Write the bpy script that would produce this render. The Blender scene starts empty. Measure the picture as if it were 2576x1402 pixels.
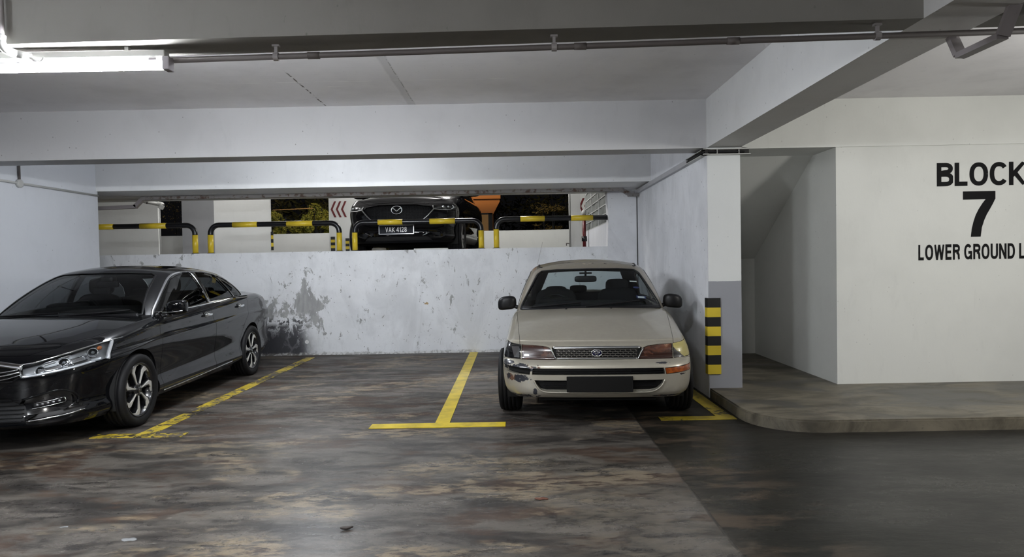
import bpy, bmesh, math, random
import numpy as np
from mathutils import Vector, Matrix
from mathutils.bvhtree import BVHTree
from mathutils.interpolate import poly_3d_calc
SC = bpy.context.scene
COL = SC.collection
random.seed(7)
# ------------------------------------------------------------------ camera
CAM_Z = 1.42
FPX = 1717.0
cd = bpy.data.cameras.new('camera'); cam = bpy.data.objects.new('camera', cd); COL.objects.link(cam)
cd.sensor_width = 36.0; cd.lens = 36.0 * FPX / 2576.0; cd.clip_start = 0.05; cd.clip_end = 200
_cy = Vector((5.0, 39.0, -FPX)).normalized()
_cx = Vector((1.0, 0.018, 0.0033)); _cx = (_cx - _cx.dot(_cy) * _cy).normalized()
_cz = _cx.cross(_cy)
cam.matrix_world = Matrix((( _cx.x, _cx.y, _cx.z, 0), (_cy.x, _cy.y, _cy.z, 0), (_cz.x, _cz.y, _cz.z, CAM_Z), (0, 0, 0, 1)))
SC.camera = cam
# ------------------------------------------------------------------ look and world
SC.view_settings.view_transform = 'Standard'
SC.view_settings.look = 'None'
SC.view_settings.gamma = 1.0
SC.view_settings.use_curve_mapping = False
SC.view_settings.exposure = 0.92
SC.cycles.max_bounces = 6; SC.cycles.diffuse_bounces = 4; SC.cycles.glossy_bounces = 3; SC.cycles.adaptive_threshold = 0.04
SC.cycles.transmission_bounces = 6; SC.cycles.transparent_max_bounces = 8
SC.cycles.use_denoising = True
SC.cycles.sample_clamp_indirect = 6.0
SC.cycles.caustics_reflective = False; SC.cycles.caustics_refractive = False
w = bpy.data.worlds.new('night_sky'); SC.world = w; w.use_nodes = True
w.node_tree.nodes['Background'].inputs[0].default_value = (0.0016, 0.0016, 0.0018, 1)
w.node_tree.nodes['Background'].inputs[1].default_value = 1.0

def area(name, loc, size, power, color=(1, 1, 1), rot=(0, 0, 0)):
    l = bpy.data.lights.new(name, 'AREA'); l.shape = 'RECTANGLE'; l.size, l.size_y = size
    l.energy = power; l.color = color
    o = bpy.data.objects.new(name, l); COL.objects.link(o); o.location = loc; o.rotation_euler = rot
    return o
COOL = (0.90, 0.95, 1.0); NEUT = (1.0, 0.985, 0.94)
# lamps of the same car park outside the frame or behind beams, plus added fills
def bulb(name, loc, power, color, r=0.22):
    l = bpy.data.lights.new(name, 'POINT'); l.energy = power; l.color = color; l.shadow_soft_size = r
    o = bpy.data.objects.new(name, l); COL.objects.link(o); o.location = loc; return o
bulb('lamp_behind_beam', (-2.3, 7.55, 2.72), 60, COOL, 0.16)
bulb('lamp_near_right', (4.9, 3.6, 2.35), 98, NEUT)
bulb('lamp_overhead', (-0.8, -1.6, 2.40), 66, NEUT)
bulb('lamp_far_left', (-4.2, -0.8, 2.40), 100, COOL)
bulb('fill_behind_near_beam', (-0.3, 3.90, 2.76), 27, COOL, 0.10)  # added unseen fill, brightens the ceiling and the middle beam
bulb('lamp_deck', (-1.0, 14.0, 4.3), 115, NEUT)
bulb('fill_deck_back', (-5.0, 15.4, 4.3), 60, NEUT)  # added unseen fill, brightens the left parapet
bulb('lamp_deck_left', (-5.4, 12.2, 4.3), 34, NEUT)
area('street_light_outside', (-4.0, 15.6, 5.6), (0.5, 0.5), 420, (1.0, 0.78, 0.45), (math.radians(38), 0, 0))

# ------------------------------------------------------------------ material helpers
class NG:
    def __init__(s, name):
        s.m = bpy.data.materials.new(name); s.m.use_nodes = True
        s.t = s.m.node_tree; s.n = s.t.nodes; s.n.clear()
        s.out = s.n.new('ShaderNodeOutputMaterial'); s.b = s.n.new('ShaderNodeBsdfPrincipled')
        s.t.links.new(s.b.outputs[0], s.out.inputs[0])
        s._pos = None; s._obj = None
    def lk(s, a, b):
        if hasattr(a, 'is_output') or isinstance(a, bpy.types.NodeSocket): s.t.links.new(a, b)
        else:
            try: b.default_value = a
            except Exception: b.default_value = (a[0], a[1], a[2], 1.0) if len(a) == 3 else a
    def pos(s):
        if s._pos is None: s._pos = s.n.new('ShaderNodeNewGeometry').outputs['Position']
        return s._pos
    def obj(s):
        if s._obj is None: s._obj = s.n.new('ShaderNodeTexCoord').outputs['Object']
        return s._obj
    def map(s, v, sc=(1, 1, 1), loc=(0, 0, 0), rot=(0, 0, 0)):
        n = s.n.new('ShaderNodeMapping'); s.t.links.new(v, n.inputs[0])
        n.inputs['Scale'].default_value = sc; n.inputs['Location'].default_value = loc; n.inputs['Rotation'].default_value = rot
        return n.outputs[0]
    def noise(s, v, scale, detail=4, rough=0.5, dist=0.0):
        n = s.n.new('ShaderNodeTexNoise'); s.t.links.new(v, n.inputs['Vector'])
        n.inputs['Scale'].default_value = scale; n.inputs['Detail'].default_value = detail
        n.inputs['Roughness'].default_value = rough; n.inputs['Distortion'].default_value = dist
        return n.outputs[0]
    def voro(s, v, scale, feature='F1', rnd=1.0):
        n = s.n.new('ShaderNodeTexVoronoi'); n.feature = feature; s.t.links.new(v, n.inputs['Vector'])
        n.inputs['Scale'].default_value = scale; n.inputs['Randomness'].default_value = rnd
        return n.outputs['Distance']
    def sep(s, v):
        n = s.n.new('ShaderNodeSeparateXYZ'); s.t.links.new(v, n.inputs[0]); return n.outputs
    def math(s, op, a, b=0.0, clamp=False):
        n = s.n.new('ShaderNodeMath'); n.operation = op; n.use_clamp = clamp
        s.lk(a, n.inputs[0]); s.lk(b, n.inputs[1]); return n.outputs[0]
    def rng(s, v, a, b, c=0.0, d=1.0, smooth=True):
        n = s.n.new('ShaderNodeMapRange'); n.interpolation_type = 'SMOOTHSTEP' if smooth else 'LINEAR'
        s.lk(v, n.inputs[0]); n.inputs[1].default_value = a; n.inputs[2].default_value = b
        n.inputs[3].default_value = c; n.inputs[4].default_value = d; return n.outputs[0]
    def mix(s, f, a, b, mode='MIX'):
        n = s.n.new('ShaderNodeMix'); n.data_type = 'RGBA'; n.blend_type = mode
        s.lk(f, n.inputs[0]); s.lk(a, n.inputs[6]); s.lk(b, n.inputs[7]); return n.outputs[2]
    def mul(s, *a):
        r = a[0]
        for x in a[1:]: r = s.math('MULTIPLY', r, x)
        return r
    def box(s, v, a0, a1, soft):   # 1 inside [a0,a1], soft edges
        return s.mul(s.rng(v, a0 - soft, a0 + soft), s.rng(v, a1 - soft, a1 + soft, 1, 0))
    def bump(s, h, strength=0.2, dist=0.01):
        n = s.n.new('ShaderNodeBump'); n.inputs['Strength'].default_value = strength; n.inputs['Distance'].default_value = dist
        s.t.links.new(h, n.inputs['Height']); s.t.links.new(n.outputs[0], s.b.inputs['Normal']); return n.outputs[0]
    def set(s, **k):
        for key, v in k.items():
            nm = {'color': 'Base Color', 'rough': 'Roughness', 'metal': 'Metallic', 'coat': 'Coat Weight', 'coat_rough': 'Coat Roughness',
                  'spec': 'Specular IOR Level', 'trans': 'Transmission Weight', 'ior': 'IOR', 'alpha': 'Alpha', 'emis': 'Emission Color',
                  'emis_s': 'Emission Strength'}[key]
            s.lk(v, s.b.inputs[nm])
        return s

def simple(name, color, rough=0.5, metal=0.0, **k):
    g = NG(name); g.set(color=color, rough=rough, metal=metal, **k); return g.m

def mat_wall(name, base=(0.70, 0.71, 0.71), grime=0.35, speck=1.0, stain=False, vstreak=0.25, grey_below=None, grey=(0.30, 0.31, 0.34)):
    g = NG(name); p = g.pos()
    n1 = g.noise(p, 1.3, 4, 0.6); n2 = g.noise(g.map(p, (4, 4, 1.2)), 2.2, 5, 0.65, 0.4)
    dark = tuple(c * 0.72 for c in base)
    c = g.mix(g.math('MULTIPLY', g.rng(n1, 0.42, 0.72), grime), base, dark)
    c = g.mix(g.math('MULTIPLY', g.rng(n2, 0.55, 0.78), vstreak), c, tuple(x * 0.62 for x in base))
    if grey_below is not None:
        z = g.sep(p)[2]
        zz = g.math('ADD', z, g.math('MULTIPLY', g.noise(p, 30, 2), 0.01))
        c = g.mix(g.rng(zz, grey_below + 0.004, grey_below + 0.006, 1, 0), c, grey)
    # small pits and scuffs
    v = g.voro(g.map(p, (1, 1, 0.7)), 15.0)
    gate = g.rng(g.noise(p, 3.1, 2), 0.48, 0.56)
    sp = g.mul(g.rng(v, 0.05, 0.10, 1, 0), gate, 0.8 * speck)
    c = g.mix(sp, c, (0.10, 0.095, 0.09))
    n3 = g.noise(g.map(p, (9, 9, 3.2), rot=(0.3, 0.5, 0)), 4.5, 3, 0.6, 1.2)
    c = g.mix(g.math('MULTIPLY', g.rng(n3, 0.70, 0.74), 0.45 * speck), c, tuple(x * 0.35 for x in base))
    if speck > 1:
        n6 = g.noise(g.map(p, (1, 1, .8)), 24, 7, 0.75, 0.6); c = g.mix(g.mul(g.rng(n6, 0.62, 0.68), 0.5), c, tuple(x * 0.42 for x in base))
        n7 = g.noise(g.map(p, (1, 1, .5), loc=(5, 5, 1)), 1.6, 7, 0.7, 0.5); c = g.mix(g.mul(g.rng(n7, 0.50, 0.64), 0.35), c, tuple(x * 0.70 for x in base))
    if stain:   # peeled, smoke-blackened patch low on the left of the back wall
        s = g.sep(p); nz = g.noise(p, 5.0, 6, 0.65, 0.6); nz2 = g.noise(p, 1.7, 3, 0.55)
        bx = g.math('ADD', s[0], g.math('MULTIPLY', g.math('SUBTRACT', nz2, 0.5), 0.5))
        bare = g.math('ADD', g.mul(g.box(bx, -4.25, -3.05, 0.12), g.box(s[2], 0.42, 0.95, 0.16)), g.mul(g.box(bx, -3.42, -3.12, 0.08), g.box(s[2], 0.55, 1.25, 0.2)))
        n5 = g.noise(g.map(p, (1, 1, 0.6)), 6.5, 9, 0.74, 0.5)
        grey_f = g.rng(g.math('ADD', n5, g.math('MULTIPLY', bare, 0.135)), 0.60, 0.63)
        c = g.mix(g.mul(grey_f, 0.85), c, g.mix(g.rng(n2, .4, .6), (0.33, 0.33, 0.32), (0.24, 0.24, 0.235)))
        sm = g.mul(g.rng(s[0], -3.9, -2.75, 1, 0), g.rng(s[2], 0.05, 0.75, 1, 0))
        smk = g.rng(g.math('ADD', g.math('MULTIPLY', nz, 0.35), sm), 0.32, 0.92)
        low_ = g.mul(g.rng(s[2], 0.55, 0.62, 1, 0), g.rng(s[0], -3.5, -3.25, 1, 0))
        c = g.mix(g.mul(smk, 0.92), c, (0.045, 0.046, 0.053))
        c = g.mix(g.mul(low_, g.rng(n5, 0.42, 0.47), 0.9), c, (0.04, 0.04, 0.046))
        band = g.mul(g.box(s[2], 0.50, 0.66, 0.05), g.rng(s[0], -3.34, -3.22, 1, 0))
        fl = g.mul(band, g.rng(g.noise(p, 9, 7, 0.75), 0.49, 0.51))
        c = g.mix(fl, c, tuple(x * 1.0 for x in base))
        dot = g.math('LESS_THAN', g.math('ADD', g.math('POWER', g.math('SUBTRACT', s[0], -3.34), 2), g.math('POWER', g.math('SUBTRACT', s[2], 0.215), 2)), 0.0010)
        c = g.mix(dot, c, (0.72, 0.72, 0.71))
        # white salts and dirt along the foot of the wall
        ft = g.rng(g.math('ADD', s[2], g.math('MULTIPLY', g.noise(p, 7, 4), 0.10)), 0.07, 0.10, 1, 0)
        c = g.mix(g.mul(ft, 0.6), c, g.mix(g.rng(g.noise(p, 23, 4), 0.45, 0.55), (0.62, 0.62, 0.60), (0.22, 0.21, 0.19)))
        # rust spot and scratches
        for (x0, z0, rx, rz) in ((-1.41, 0.80, 0.035, 0.02),):
            e = g.math('ADD', g.math('POWER', g.math('DIVIDE', g.math('SUBTRACT', s[0], x0), rx), 2), g.math('POWER', g.math('DIVIDE', g.math('SUBTRACT', s[2], z0), rz), 2))
            e = g.math('ADD', e, g.math('MULTIPLY', g.math('SUBTRACT', g.noise(p, 60, 3), 0.5), 5))
            c = g.mix(g.rng(e, 0.7, 1.1, 1, 0), c, (0.42, 0.29, 0.14))
    if name == 'painted_concrete_side':   # open joint in the corner with the low wall
        s = g.sep(p); jn = g.math('ADD', s[1], g.math('MULTIPLY', g.math('SUBTRACT', g.noise(p, 7, 4, .7), .5), .02))
        c = g.mix(g.mul(g.rng(jn, 10.872, 10.884), g.rng(s[0], 1.962, 1.968), 0.9), c, (.03, .028, .026))
    g.set(color=c, rough=g.rng(n1, 0.3, 0.7, 0.55, 0.8), spec=0.35)
    g.bump(g.math('ADD', g.math('MULTIPLY', g.noise(p, 40, 4), 0.3), g.math('ADD', n2, g.math('MULTIPLY', v, -0.2))), 0.25, 0.006)
    return g.m

def concrete_color(g):
    p = g.pos(); s = g.sep(p)
    pm = g.map(p, (0.75, 1.5, 1))
    pm = g.map(p, (0.7, 1.9, 1))
    warp = g.noise(g.map(p, (0.4, 0.7, 1)), 1.6, 3, 0.5)
    big = g.noise(g.map(p, (0.6, 1.1, 1), loc=(3.1, 1.7, 0)), 1.15, 6, 0.68, 0.25)
    n2 = g.noise(g.map(pm, (1, 1, 1), loc=(7, 2, 0)), 2.4, 9, 0.74, 0.35)
    n3 = g.noise(g.map(pm, (1, 1, 1), loc=(-4, 9, 0)), 1.3, 9, 0.72, 0.3)
    n4 = g.noise(g.map(pm, (1, 1, 1), loc=(1, -5, 0)), 7.5, 8, 0.76, 0.3)
    c = g.mix(g.rng(n2, 0.40, 0.62), (0.024, 0.021, 0.019), (0.120, 0.107, 0.093))
    c = g.mix(g.mul(g.rng(n3, 0.52, 0.58), 0.82), c, g.mix(g.rng(n4, .4, .6), (0.034, 0.017, 0.010), (0.070, 0.042, 0.027)))
    c = g.mix(g.mul(g.rng(big, 0.52, 0.60), g.rng(n4, 0.44, 0.54), 0.75), c, (0.26, 0.205, 0.135))
    c = g.mix(g.mul(g.rng(n4, 0.60, 0.72), g.rng(n2, .45, .6), 0.5), c, (0.22, 0.21, 0.185))
    c = g.mix(g.mul(g.rng(g.noise(p, 42, 3, 0.6), 0.58, 0.72), 0.6), c, (0.025, 0.022, 0.02))
    fine = g.noise(g.map(p, (1, 2.2, 1)), 24, 4, 0.7); c = g.mix(g.mul(g.rng(fine, 0.58, 0.74), 0.35), c, (0.18, 0.165, 0.145))
    ch = g.voro(g.map(p, (1, 1.8, 1), loc=(.3, .1, 0)), 3.2); chips = g.mul(g.rng(g.math('ADD', ch, g.math('MULTIPLY', g.noise(p, 30, 3, .7), .10)), 0.085, 0.10, 1, 0), g.rng(g.noise(p, 1.1, 2), .46, .56))
    c = g.mix(g.mul(chips, 0.85), c, (0.30, 0.28, 0.24))
    grit = g.noise(g.map(p, (1, 1.4, 1)), 70, 3, 0.65); c = g.mix(g.mul(g.rng(grit, 0.55, 0.68), 0.45), c, (0.020, 0.017, 0.015)); c = g.mix(g.mul(g.rng(grit, 0.30, 0.42, 1, 0), 0.25), c, (0.26, 0.24, 0.21))
    # smooth driveway slab to the right of the joint
    edge = g.math('ADD', s[0], g.math('MULTIPLY', g.math('SUBTRACT', g.noise(p, 4, 3), 0.5), 0.02))
    right = g.rng(edge, 1.06, 1.075)
    rc = g.mix(g.rng(n3, 0.35, 0.7), (0.022, 0.0205, 0.0165), (0.010, 0.0095, 0.008))
    rc = g.mix(g.mul(g.rng(s[0], 1.35, 1.9, 1, 0), g.rng(n2, 0.48, 0.62), 0.8), rc, (0.085, 0.062, 0.043))
    rc = g.mix(g.mul(g.rng(n4, 0.58, 0.74), 0.35), rc, (0.06, 0.056, 0.046))
    c = g.mix(right, c, rc)
    # pale scuffed band beside the joint
    sc = g.mul(g.box(s[0], 0.25, 1.03, 0.25), g.rng(s[1], 4.2, 5.3, 1, 0), g.rng(n4, 0.40, 0.60))
    c = g.mix(g.mul(sc, 0.60), c, (0.18, 0.155, 0.12))
    return c, n2, n3, n4, right

def mat_floor(name, paint=None, wear=0.5, seed=0):
    g = NG(name); c, n2, n3, n4, right = concrete_color(g); p = g.pos(); s = g.sep(p)
    rough = g.math('ADD', g.rng(g.math('ADD', n3, g.math('MULTIPLY', n4, 0.4)), 0.45, 0.95, 0.22, 0.38), g.rng(s[1], 4.6, 6.6, 0.0, 0.22))
    if paint is None:
        j = g.math('ABSOLUTE', g.math('SUBTRACT', g.math('ADD', s[0], g.math('MULTIPLY', g.math('SUBTRACT', g.noise(p, 3, 3), 0.5), 0.03)), 1.068))
        jl = g.mul(g.rng(j, 0.004, 0.012, 1, 0), g.rng(g.noise(p, 5, 2), 0.35, 0.5))
        c = g.mix(g.mul(jl, 0.85), c, (0.03, 0.028, 0.025))
        # darker strip along the foot of the back wall
        c = g.mix(g.mul(g.rng(s[1], 10.78, 10.88), 0.6), c, (0.05, 0.048, 0.042))
        g.set(color=c, rough=rough, spec=g.math('SUBTRACT', g.rng(s[1], 4.6, 6.6, 0.75, 0.25), g.math('MULTIPLY', right, g.rng(s[1], 4.6, 6.6, 0.50, 0.1))))
        g.bump(g.math('ADD', g.math('ADD', n4, g.math('MULTIPLY', g.noise(p, 30, 3), 0.35)), g.math('MULTIPLY', jl, -1.2)), 0.16, 0.012)
    else:
        wn = g.noise(g.map(p, (1, 1, 1), loc=(seed, 0, 0)), 14, 5, 0.72, 0.8); wb = g.noise(g.map(p, (1, 1, 1), loc=(seed, 3, 0)), 2.3, 2)
        f = g.rng(g.math('ADD', g.math('MULTIPLY', wn, 0.75), g.math('MULTIPLY', wb, 0.45)), 1 - wear - 0.02, 1 - wear + 0.04, 1, 0)
        pc = g.mix(g.rng(g.noise(p, 6, 4, 0.6), 0.35, 0.75), paint, tuple(x * 0.62 for x in paint))
        g.set(color=g.mix(f, c, pc), rough=0.42, spec=0.5); g.bump(g.math('ADD', g.noise(p, 45, 3), g.math('MULTIPLY', f, 0.5)), 0.12, 0.006)
    return g.m

def ceiling_joints(m):
    g = NG.__new__(NG); g.m = m; g.t = m.node_tree; g.n = g.t.nodes; g.b = [n for n in g.n if n.type == 'BSDF_PRINCIPLED'][0]; g._pos = None; g._obj = None
    p = g.pos(); s = g.sep(p); c = g.b.inputs['Base Color'].links[0].from_socket
    w = g.math('MULTIPLY', g.math('SUBTRACT', g.noise(p, 6, 5, .7), .5), .03)
    def line(coord, at, half, gate): return g.mul(g.rng(g.math('ABSOLUTE', g.math('SUBTRACT', g.math('ADD', coord, w), at)), half * .5, half, 1, 0), gate)
    br = g.rng(g.noise(p, 11, 3, .6), .44, .52)
    c = g.mix(g.mul(line(s[0], -1.88, .010, g.box(s[1], 5.75, 7.0, .1)), br, .9), c, (.10, .09, .08))
    c = g.mix(g.mul(line(s[0], -1.01, .05, g.box(s[1], 5.0, 7.0, .1)), .28), c, (.35, .35, .35))
    c = g.mix(g.mul(line(s[0], -.98, .006, g.box(s[1], 5.0, 7.0, .1)), br, .6), c, (.2, .2, .2))
    c = g.mix(g.mul(line(s[1], 6.06, .012, g.box(s[0], -2.6, -.05, .1)), g.rng(g.noise(g.map(p, (1, 8, 1)), 5, 3, .6), .46, .54), .8), c, (1, 1, 1))
    c = g.mix(g.mul(line(s[1], 6.22, .008, g.box(s[0], -3.1, -1.2, .1)), g.rng(g.noise(g.map(p, (1, 8, 1)), 7, 3, .6), .5, .56), .7), c, (1, 1, 1))
    g.t.links.new(c, g.b.inputs['Base Color'])
def mat_kerb():
    g = NG('kerb_concrete'); p = g.pos(); s = g.sep(p)
    n = g.noise(g.map(p, (0.8, 1.6, 1)), 2.3, 6, 0.66, 0.8); n2 = g.noise(g.map(p, (0.8, 1.6, 1), loc=(4, 4, 0)), 0.9, 4, 0.6, 0.6)
    c = g.mix(g.rng(n, 0.34, 0.68), (0.065, 0.057, 0.042), (0.19, 0.168, 0.126))
    c = g.mix(g.mul(g.rng(n2, 0.52, 0.64), 0.75), c, (0.075, 0.072, 0.066))
    c = g.mix(g.mul(g.rng(g.noise(p, 30, 3), 0.6, 0.72), 0.4), c, (0.05, 0.045, 0.04))
    g.set(color=c, rough=g.rng(n2, 0.3, 0.7, 0.6, 0.4)); g.bump(g.math('ADD', n, g.math('MULTIPLY', g.noise(p, 40, 3), 0.4)), 0.2, 0.01)
    return g.m

def mat_paint_metal(name, col, chip=0.12, rough=0.35):
    g = NG(name); p = g.obj()
    n = g.noise(p, 22, 5, 0.7)
    c = g.mix(g.mul(g.rng(n, 0.66, 0.74), chip * 5), col, tuple(x * 0.45 for x in col))
    c = g.mix(g.mul(g.rng(g.noise(p, 4, 3), 0.45, 0.8), 0.35), c, tuple(x * 0.6 for x in col))
    g.set(color=c, rough=rough); g.bump(n, 0.1, 0.002); return g.m

M = {}
M['wall'] = mat_wall('painted_concrete_white')
M['wall_back'] = mat_wall('painted_concrete_scuffed', (0.80, 0.815, 0.835), 0.5, 1.4, True, 0.4)
M['wall_left'] = mat_wall('painted_concrete_left', (0.66, 0.68, 0.72), 0.2, 0.5, False, 0.1)
M['wall_side'] = mat_wall('painted_concrete_side', (0.76, 0.77, 0.80), 0.45, 1.4, False, 0.3)
M['wall_block'] = mat_wall('painted_plaster_right', (0.70, 0.71, 0.68), 0.18, 0.35, False, 0.12)
M['pillar'] = mat_wall('pillar_paint', (0.72, 0.74, 0.74), 0.1, 0.3, False, 0.05, 1.196)
M['ceil'] = mat_wall('ceiling_paint', (0.86, 0.85, 0.87), 0.35, 0.3, False, 0.15)
ceiling_joints(M['ceil'])
M['far_shade'] = mat_wall('far_column_shade', (0.36, 0.37, 0.39), 0.2, 0.3, False, 0.1)  # darker copy of the column paint, shade put into the colour
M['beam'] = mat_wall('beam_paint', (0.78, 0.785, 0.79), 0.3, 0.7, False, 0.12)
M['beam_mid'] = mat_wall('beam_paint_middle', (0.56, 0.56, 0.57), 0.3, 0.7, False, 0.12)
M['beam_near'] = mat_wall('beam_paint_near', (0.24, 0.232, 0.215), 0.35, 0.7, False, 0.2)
M['far'] = mat_wall('far_column_paint', (0.62, 0.63, 0.62), 0.2, 0.3, False, 0.1)
M['floor'] = mat_floor('garage_concrete')
M['kerb'] = mat_kerb()
YEL = (0.62, 0.46, 0.020)
M['line_fresh'] = mat_floor('yellow_line_paint', (0.70, 0.53, 0.02), 0.06, 1)
M['line_worn'] = mat_floor('yellow_line_paint_worn', (0.64, 0.48, 0.045), 0.40, 5)
M['line_dusty'] = mat_floor('yellow_line_paint_dusty', (0.42, 0.32, 0.03), 0.34, 9)
M['yellow'] = mat_paint_metal('yellow_enamel', (0.66, 0.48, 0.030))
M['black'] = mat_paint_metal('black_enamel', (0.005, 0.005, 0.007), 0.05, 0.3)
M['yellow_rub'] = mat_paint_metal('yellow_reflective_tape', (0.62, 0.47, 0.03), 0.05, 0.5)
M['black_rub'] = mat_paint_metal('black_reflective_tape', (0.004, 0.004, 0.004), 0.05, 0.5)
M['conduit'] = mat_paint_metal('conduit_paint', (0.34, 0.32, 0.32), 0.06, 0.5)
M['conduit_dk'] = mat_paint_metal('conduit_dirty', (0.13, 0.115, 0.11), 0.1, 0.6)
M['trunk'] = mat_paint_metal('trunking_paint', (0.42, 0.42, 0.44), 0.12, 0.5)
M['trunk_dk'] = mat_paint_metal('trunking_inside', (0.006, 0.004, 0.004), 0.02, 0.6)
M['galv'] = mat_paint_metal('galvanised_steel', (0.26, 0.235, 0.24), 0.1, 0.45)
M['pvc'] = mat_paint_metal('pvc_pipe', (0.52, 0.52, 0.50), 0.04, 0.4)
M['redpaint'] = mat_paint_metal('red_pipe_paint', (0.11, 0.010, 0.012), 0.05, 0.4)
M['letter'] = simple('black_lettering', (0.0045, 0.0045, 0.005), 0.7, spec=.2)
M['chev'] = simple('red_chevron_paint', (0.12, 0.010, 0.012), 0.6)
M['orange'] = simple('orange_render', (0.32, 0.11, 0.018), 0.7)
M['orange_lt'] = simple('ochre_board', (0.50, 0.27, 0.09), 0.7)
M['dark'] = simple('soot_black', (0.006, 0.006, 0.007), 0.7)

# ------------------------------------------------------------------ mesh helpers
def link(name, me_or_bm, mat=None, parent=None, smooth=False, loc=None):
    if isinstance(me_or_bm, bmesh.types.BMesh):
        me = bpy.data.meshes.new(name); me_or_bm.to_mesh(me); me_or_bm.free()
    else: me = me_or_bm
    if mat is not None and not me.materials:
        for m in (mat if isinstance(mat, (list, tuple)) else (mat,)): me.materials.append(m)
    if smooth:
        for p in me.polygons: p.use_smooth = True
    o = bpy.data.objects.new(name, me); COL.objects.link(o)
    if loc is not None: o.location = loc
    if parent is not None: o.parent = parent
    return o
def tag(o, label=None, cat=None, group=None, kind=None):
    if label: o['label'] = label
    if cat: o['category'] = cat
    if group: o['group'] = group
    if kind: o['kind'] = kind
    return o
def thing(name, label, cat, loc=(0, 0, 0), rotz=0.0, group=None):
    o = bpy.data.objects.new(name, None); COL.objects.link(o); o.location = loc; o.rotation_euler = (0, 0, rotz)
    return tag(o, label, cat, group)
def struct(name, bm, mat, label=None, smooth=False, cat=None):
    return tag(link(name, bm, mat, None, smooth), label, cat, None, 'structure')
def add_box(bm, x0, x1, y0, y1, z0, z1, bevel=0.0):
    r = bmesh.ops.create_cube(bm, size=1.0)
    for v in r['verts']:
        v.co = Vector((x0 + (v.co.x + .5) * (x1 - x0), y0 + (v.co.y + .5) * (y1 - y0), z0 + (v.co.z + .5) * (z1 - z0)))
    if bevel > 0:
        es = list({e for v in r['verts'] for e in v.link_edges})
        bmesh.ops.bevel(bm, geom=es, offset=bevel, segments=2, affect='EDGES', profile=0.5)
def box(x0, x1, y0, y1, z0, z1, bevel=0.0):
    bm = bmesh.new(); add_box(bm, x0, x1, y0, y1, z0, z1, bevel); return bm
def prism(pts, axis, a0, a1):   # pts 2-D; axis = extrusion axis; the 2-D pair is the other two axes in order
    bm = bmesh.new()
    def P(u, v, a): return {'x': (a, u, v), 'y': (u, a, v), 'z': (u, v, a)}[axis]
    A = [bm.verts.new(P(u, v, a0)) for u, v in pts]; B = [bm.verts.new(P(u, v, a1)) for u, v in pts]
    bm.faces.new(A); bm.faces.new(B)
    n = len(pts)
    for i in range(n): bm.faces.new((A[i], A[(i + 1) % n], B[(i + 1) % n], B[i]))
    bmesh.ops.recalc_face_normals(bm, faces=bm.faces); return bm
def spline(pts, n=8):
    pts = [Vector(p) for p in pts]
    if len(pts) < 3: return pts
    out = []
    for i in range(len(pts) - 1):
        p0 = pts[max(i - 1, 0)]; p1 = pts[i]; p2 = pts[i + 1]; p3 = pts[min(i + 2, len(pts) - 1)]
        for k in range(n):
            t = k / n
            out.append(0.5 * ((2 * p1) + (p2 - p0) * t + (2 * p0 - 5 * p1 + 4 * p2 - p3) * t * t + (3 * p1 - p0 - 3 * p2 + p3) * t ** 3))
    out.append(pts[-1]); return out
def sweep(bm, path, prof, up=Vector((0, 0, 1)), close=False, cap=True, ups=None):
    """prof: list of (a,b) offsets along side / up; path: points"""
    path = [Vector(p) for p in path]; n = len(path); rings = []
    for i, p in enumerate(path):
        if close: t = path[(i + 1) % n] - path[i - 1]
        else: t = path[min(i + 1, n - 1)] - path[max(i - 1, 0)]
        if t.length < 1e-9: t = Vector((1, 0, 0))
        t.normalize(); u = Vector(ups[i]) if ups else up
        s = t.cross(u)
        if s.length < 1e-4: s = t.cross(Vector((0, 1, 0.01)))
        s.normalize(); u2 = s.cross(t).normalized()
        rings.append([bm.verts.new(p + s * a + u2 * b) for a, b in prof])
    m = len(prof)
    for i in range(n if close else n - 1):
        A = rings[i]; B = rings[(i + 1) % n]
        for k in range(m):
            try: bm.faces.new((A[k], A[(k + 1) % m], B[(k + 1) % m], B[k]))
            except ValueError: pass
    if cap and not close:
        for r in (rings[0], rings[-1]):
            try: bm.faces.new(r)
            except ValueError: pass
    return bm
def circ(r, n=12, e=1.0): return [(r * math.cos(2 * math.pi * k / n), r * e * math.sin(2 * math.pi * k / n)) for k in range(n)]
def rect(w, h): return [(-w / 2, -h / 2), (w / 2, -h / 2), (w / 2, h / 2), (-w / 2, h / 2)]
def tube(path, r, n=12, **k):
    bm = bmesh.new(); sweep(bm, path, circ(r, n), **k); bmesh.ops.recalc_face_normals(bm, faces=bm.faces); return bm
def bar(path, w, h, **k):
    bm = bmesh.new(); sweep(bm, path, rect(w, h), **k); bmesh.ops.recalc_face_normals(bm, faces=bm.faces); return bm
def lathe(prof, n=32, axis='x'):   # prof (r, a) closed loop revolve about axis
    bm = bmesh.new(); rings = []
    for k in range(n):
        a = 2 * math.pi * k / n; c, s = math.cos(a), math.sin(a); ring = []
        for r, h in prof:
            ring.append(bm.verts.new({'x': (h, r * c, r * s), 'z': (r * c, r * s, h), 'y': (r * c, h, r * s)}[axis]))
        rings.append(ring)
    m = len(prof)
    for k in range(n):
        A, B = rings[k], rings[(k + 1) % n]
        for i in range(m - 1): bm.faces.new((A[i], A[i + 1], B[i + 1], B[i]))
    bmesh.ops.remove_doubles(bm, verts=bm.verts, dist=1e-6)
    bmesh.ops.recalc_face_normals(bm, faces=bm.faces); return bm
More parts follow.
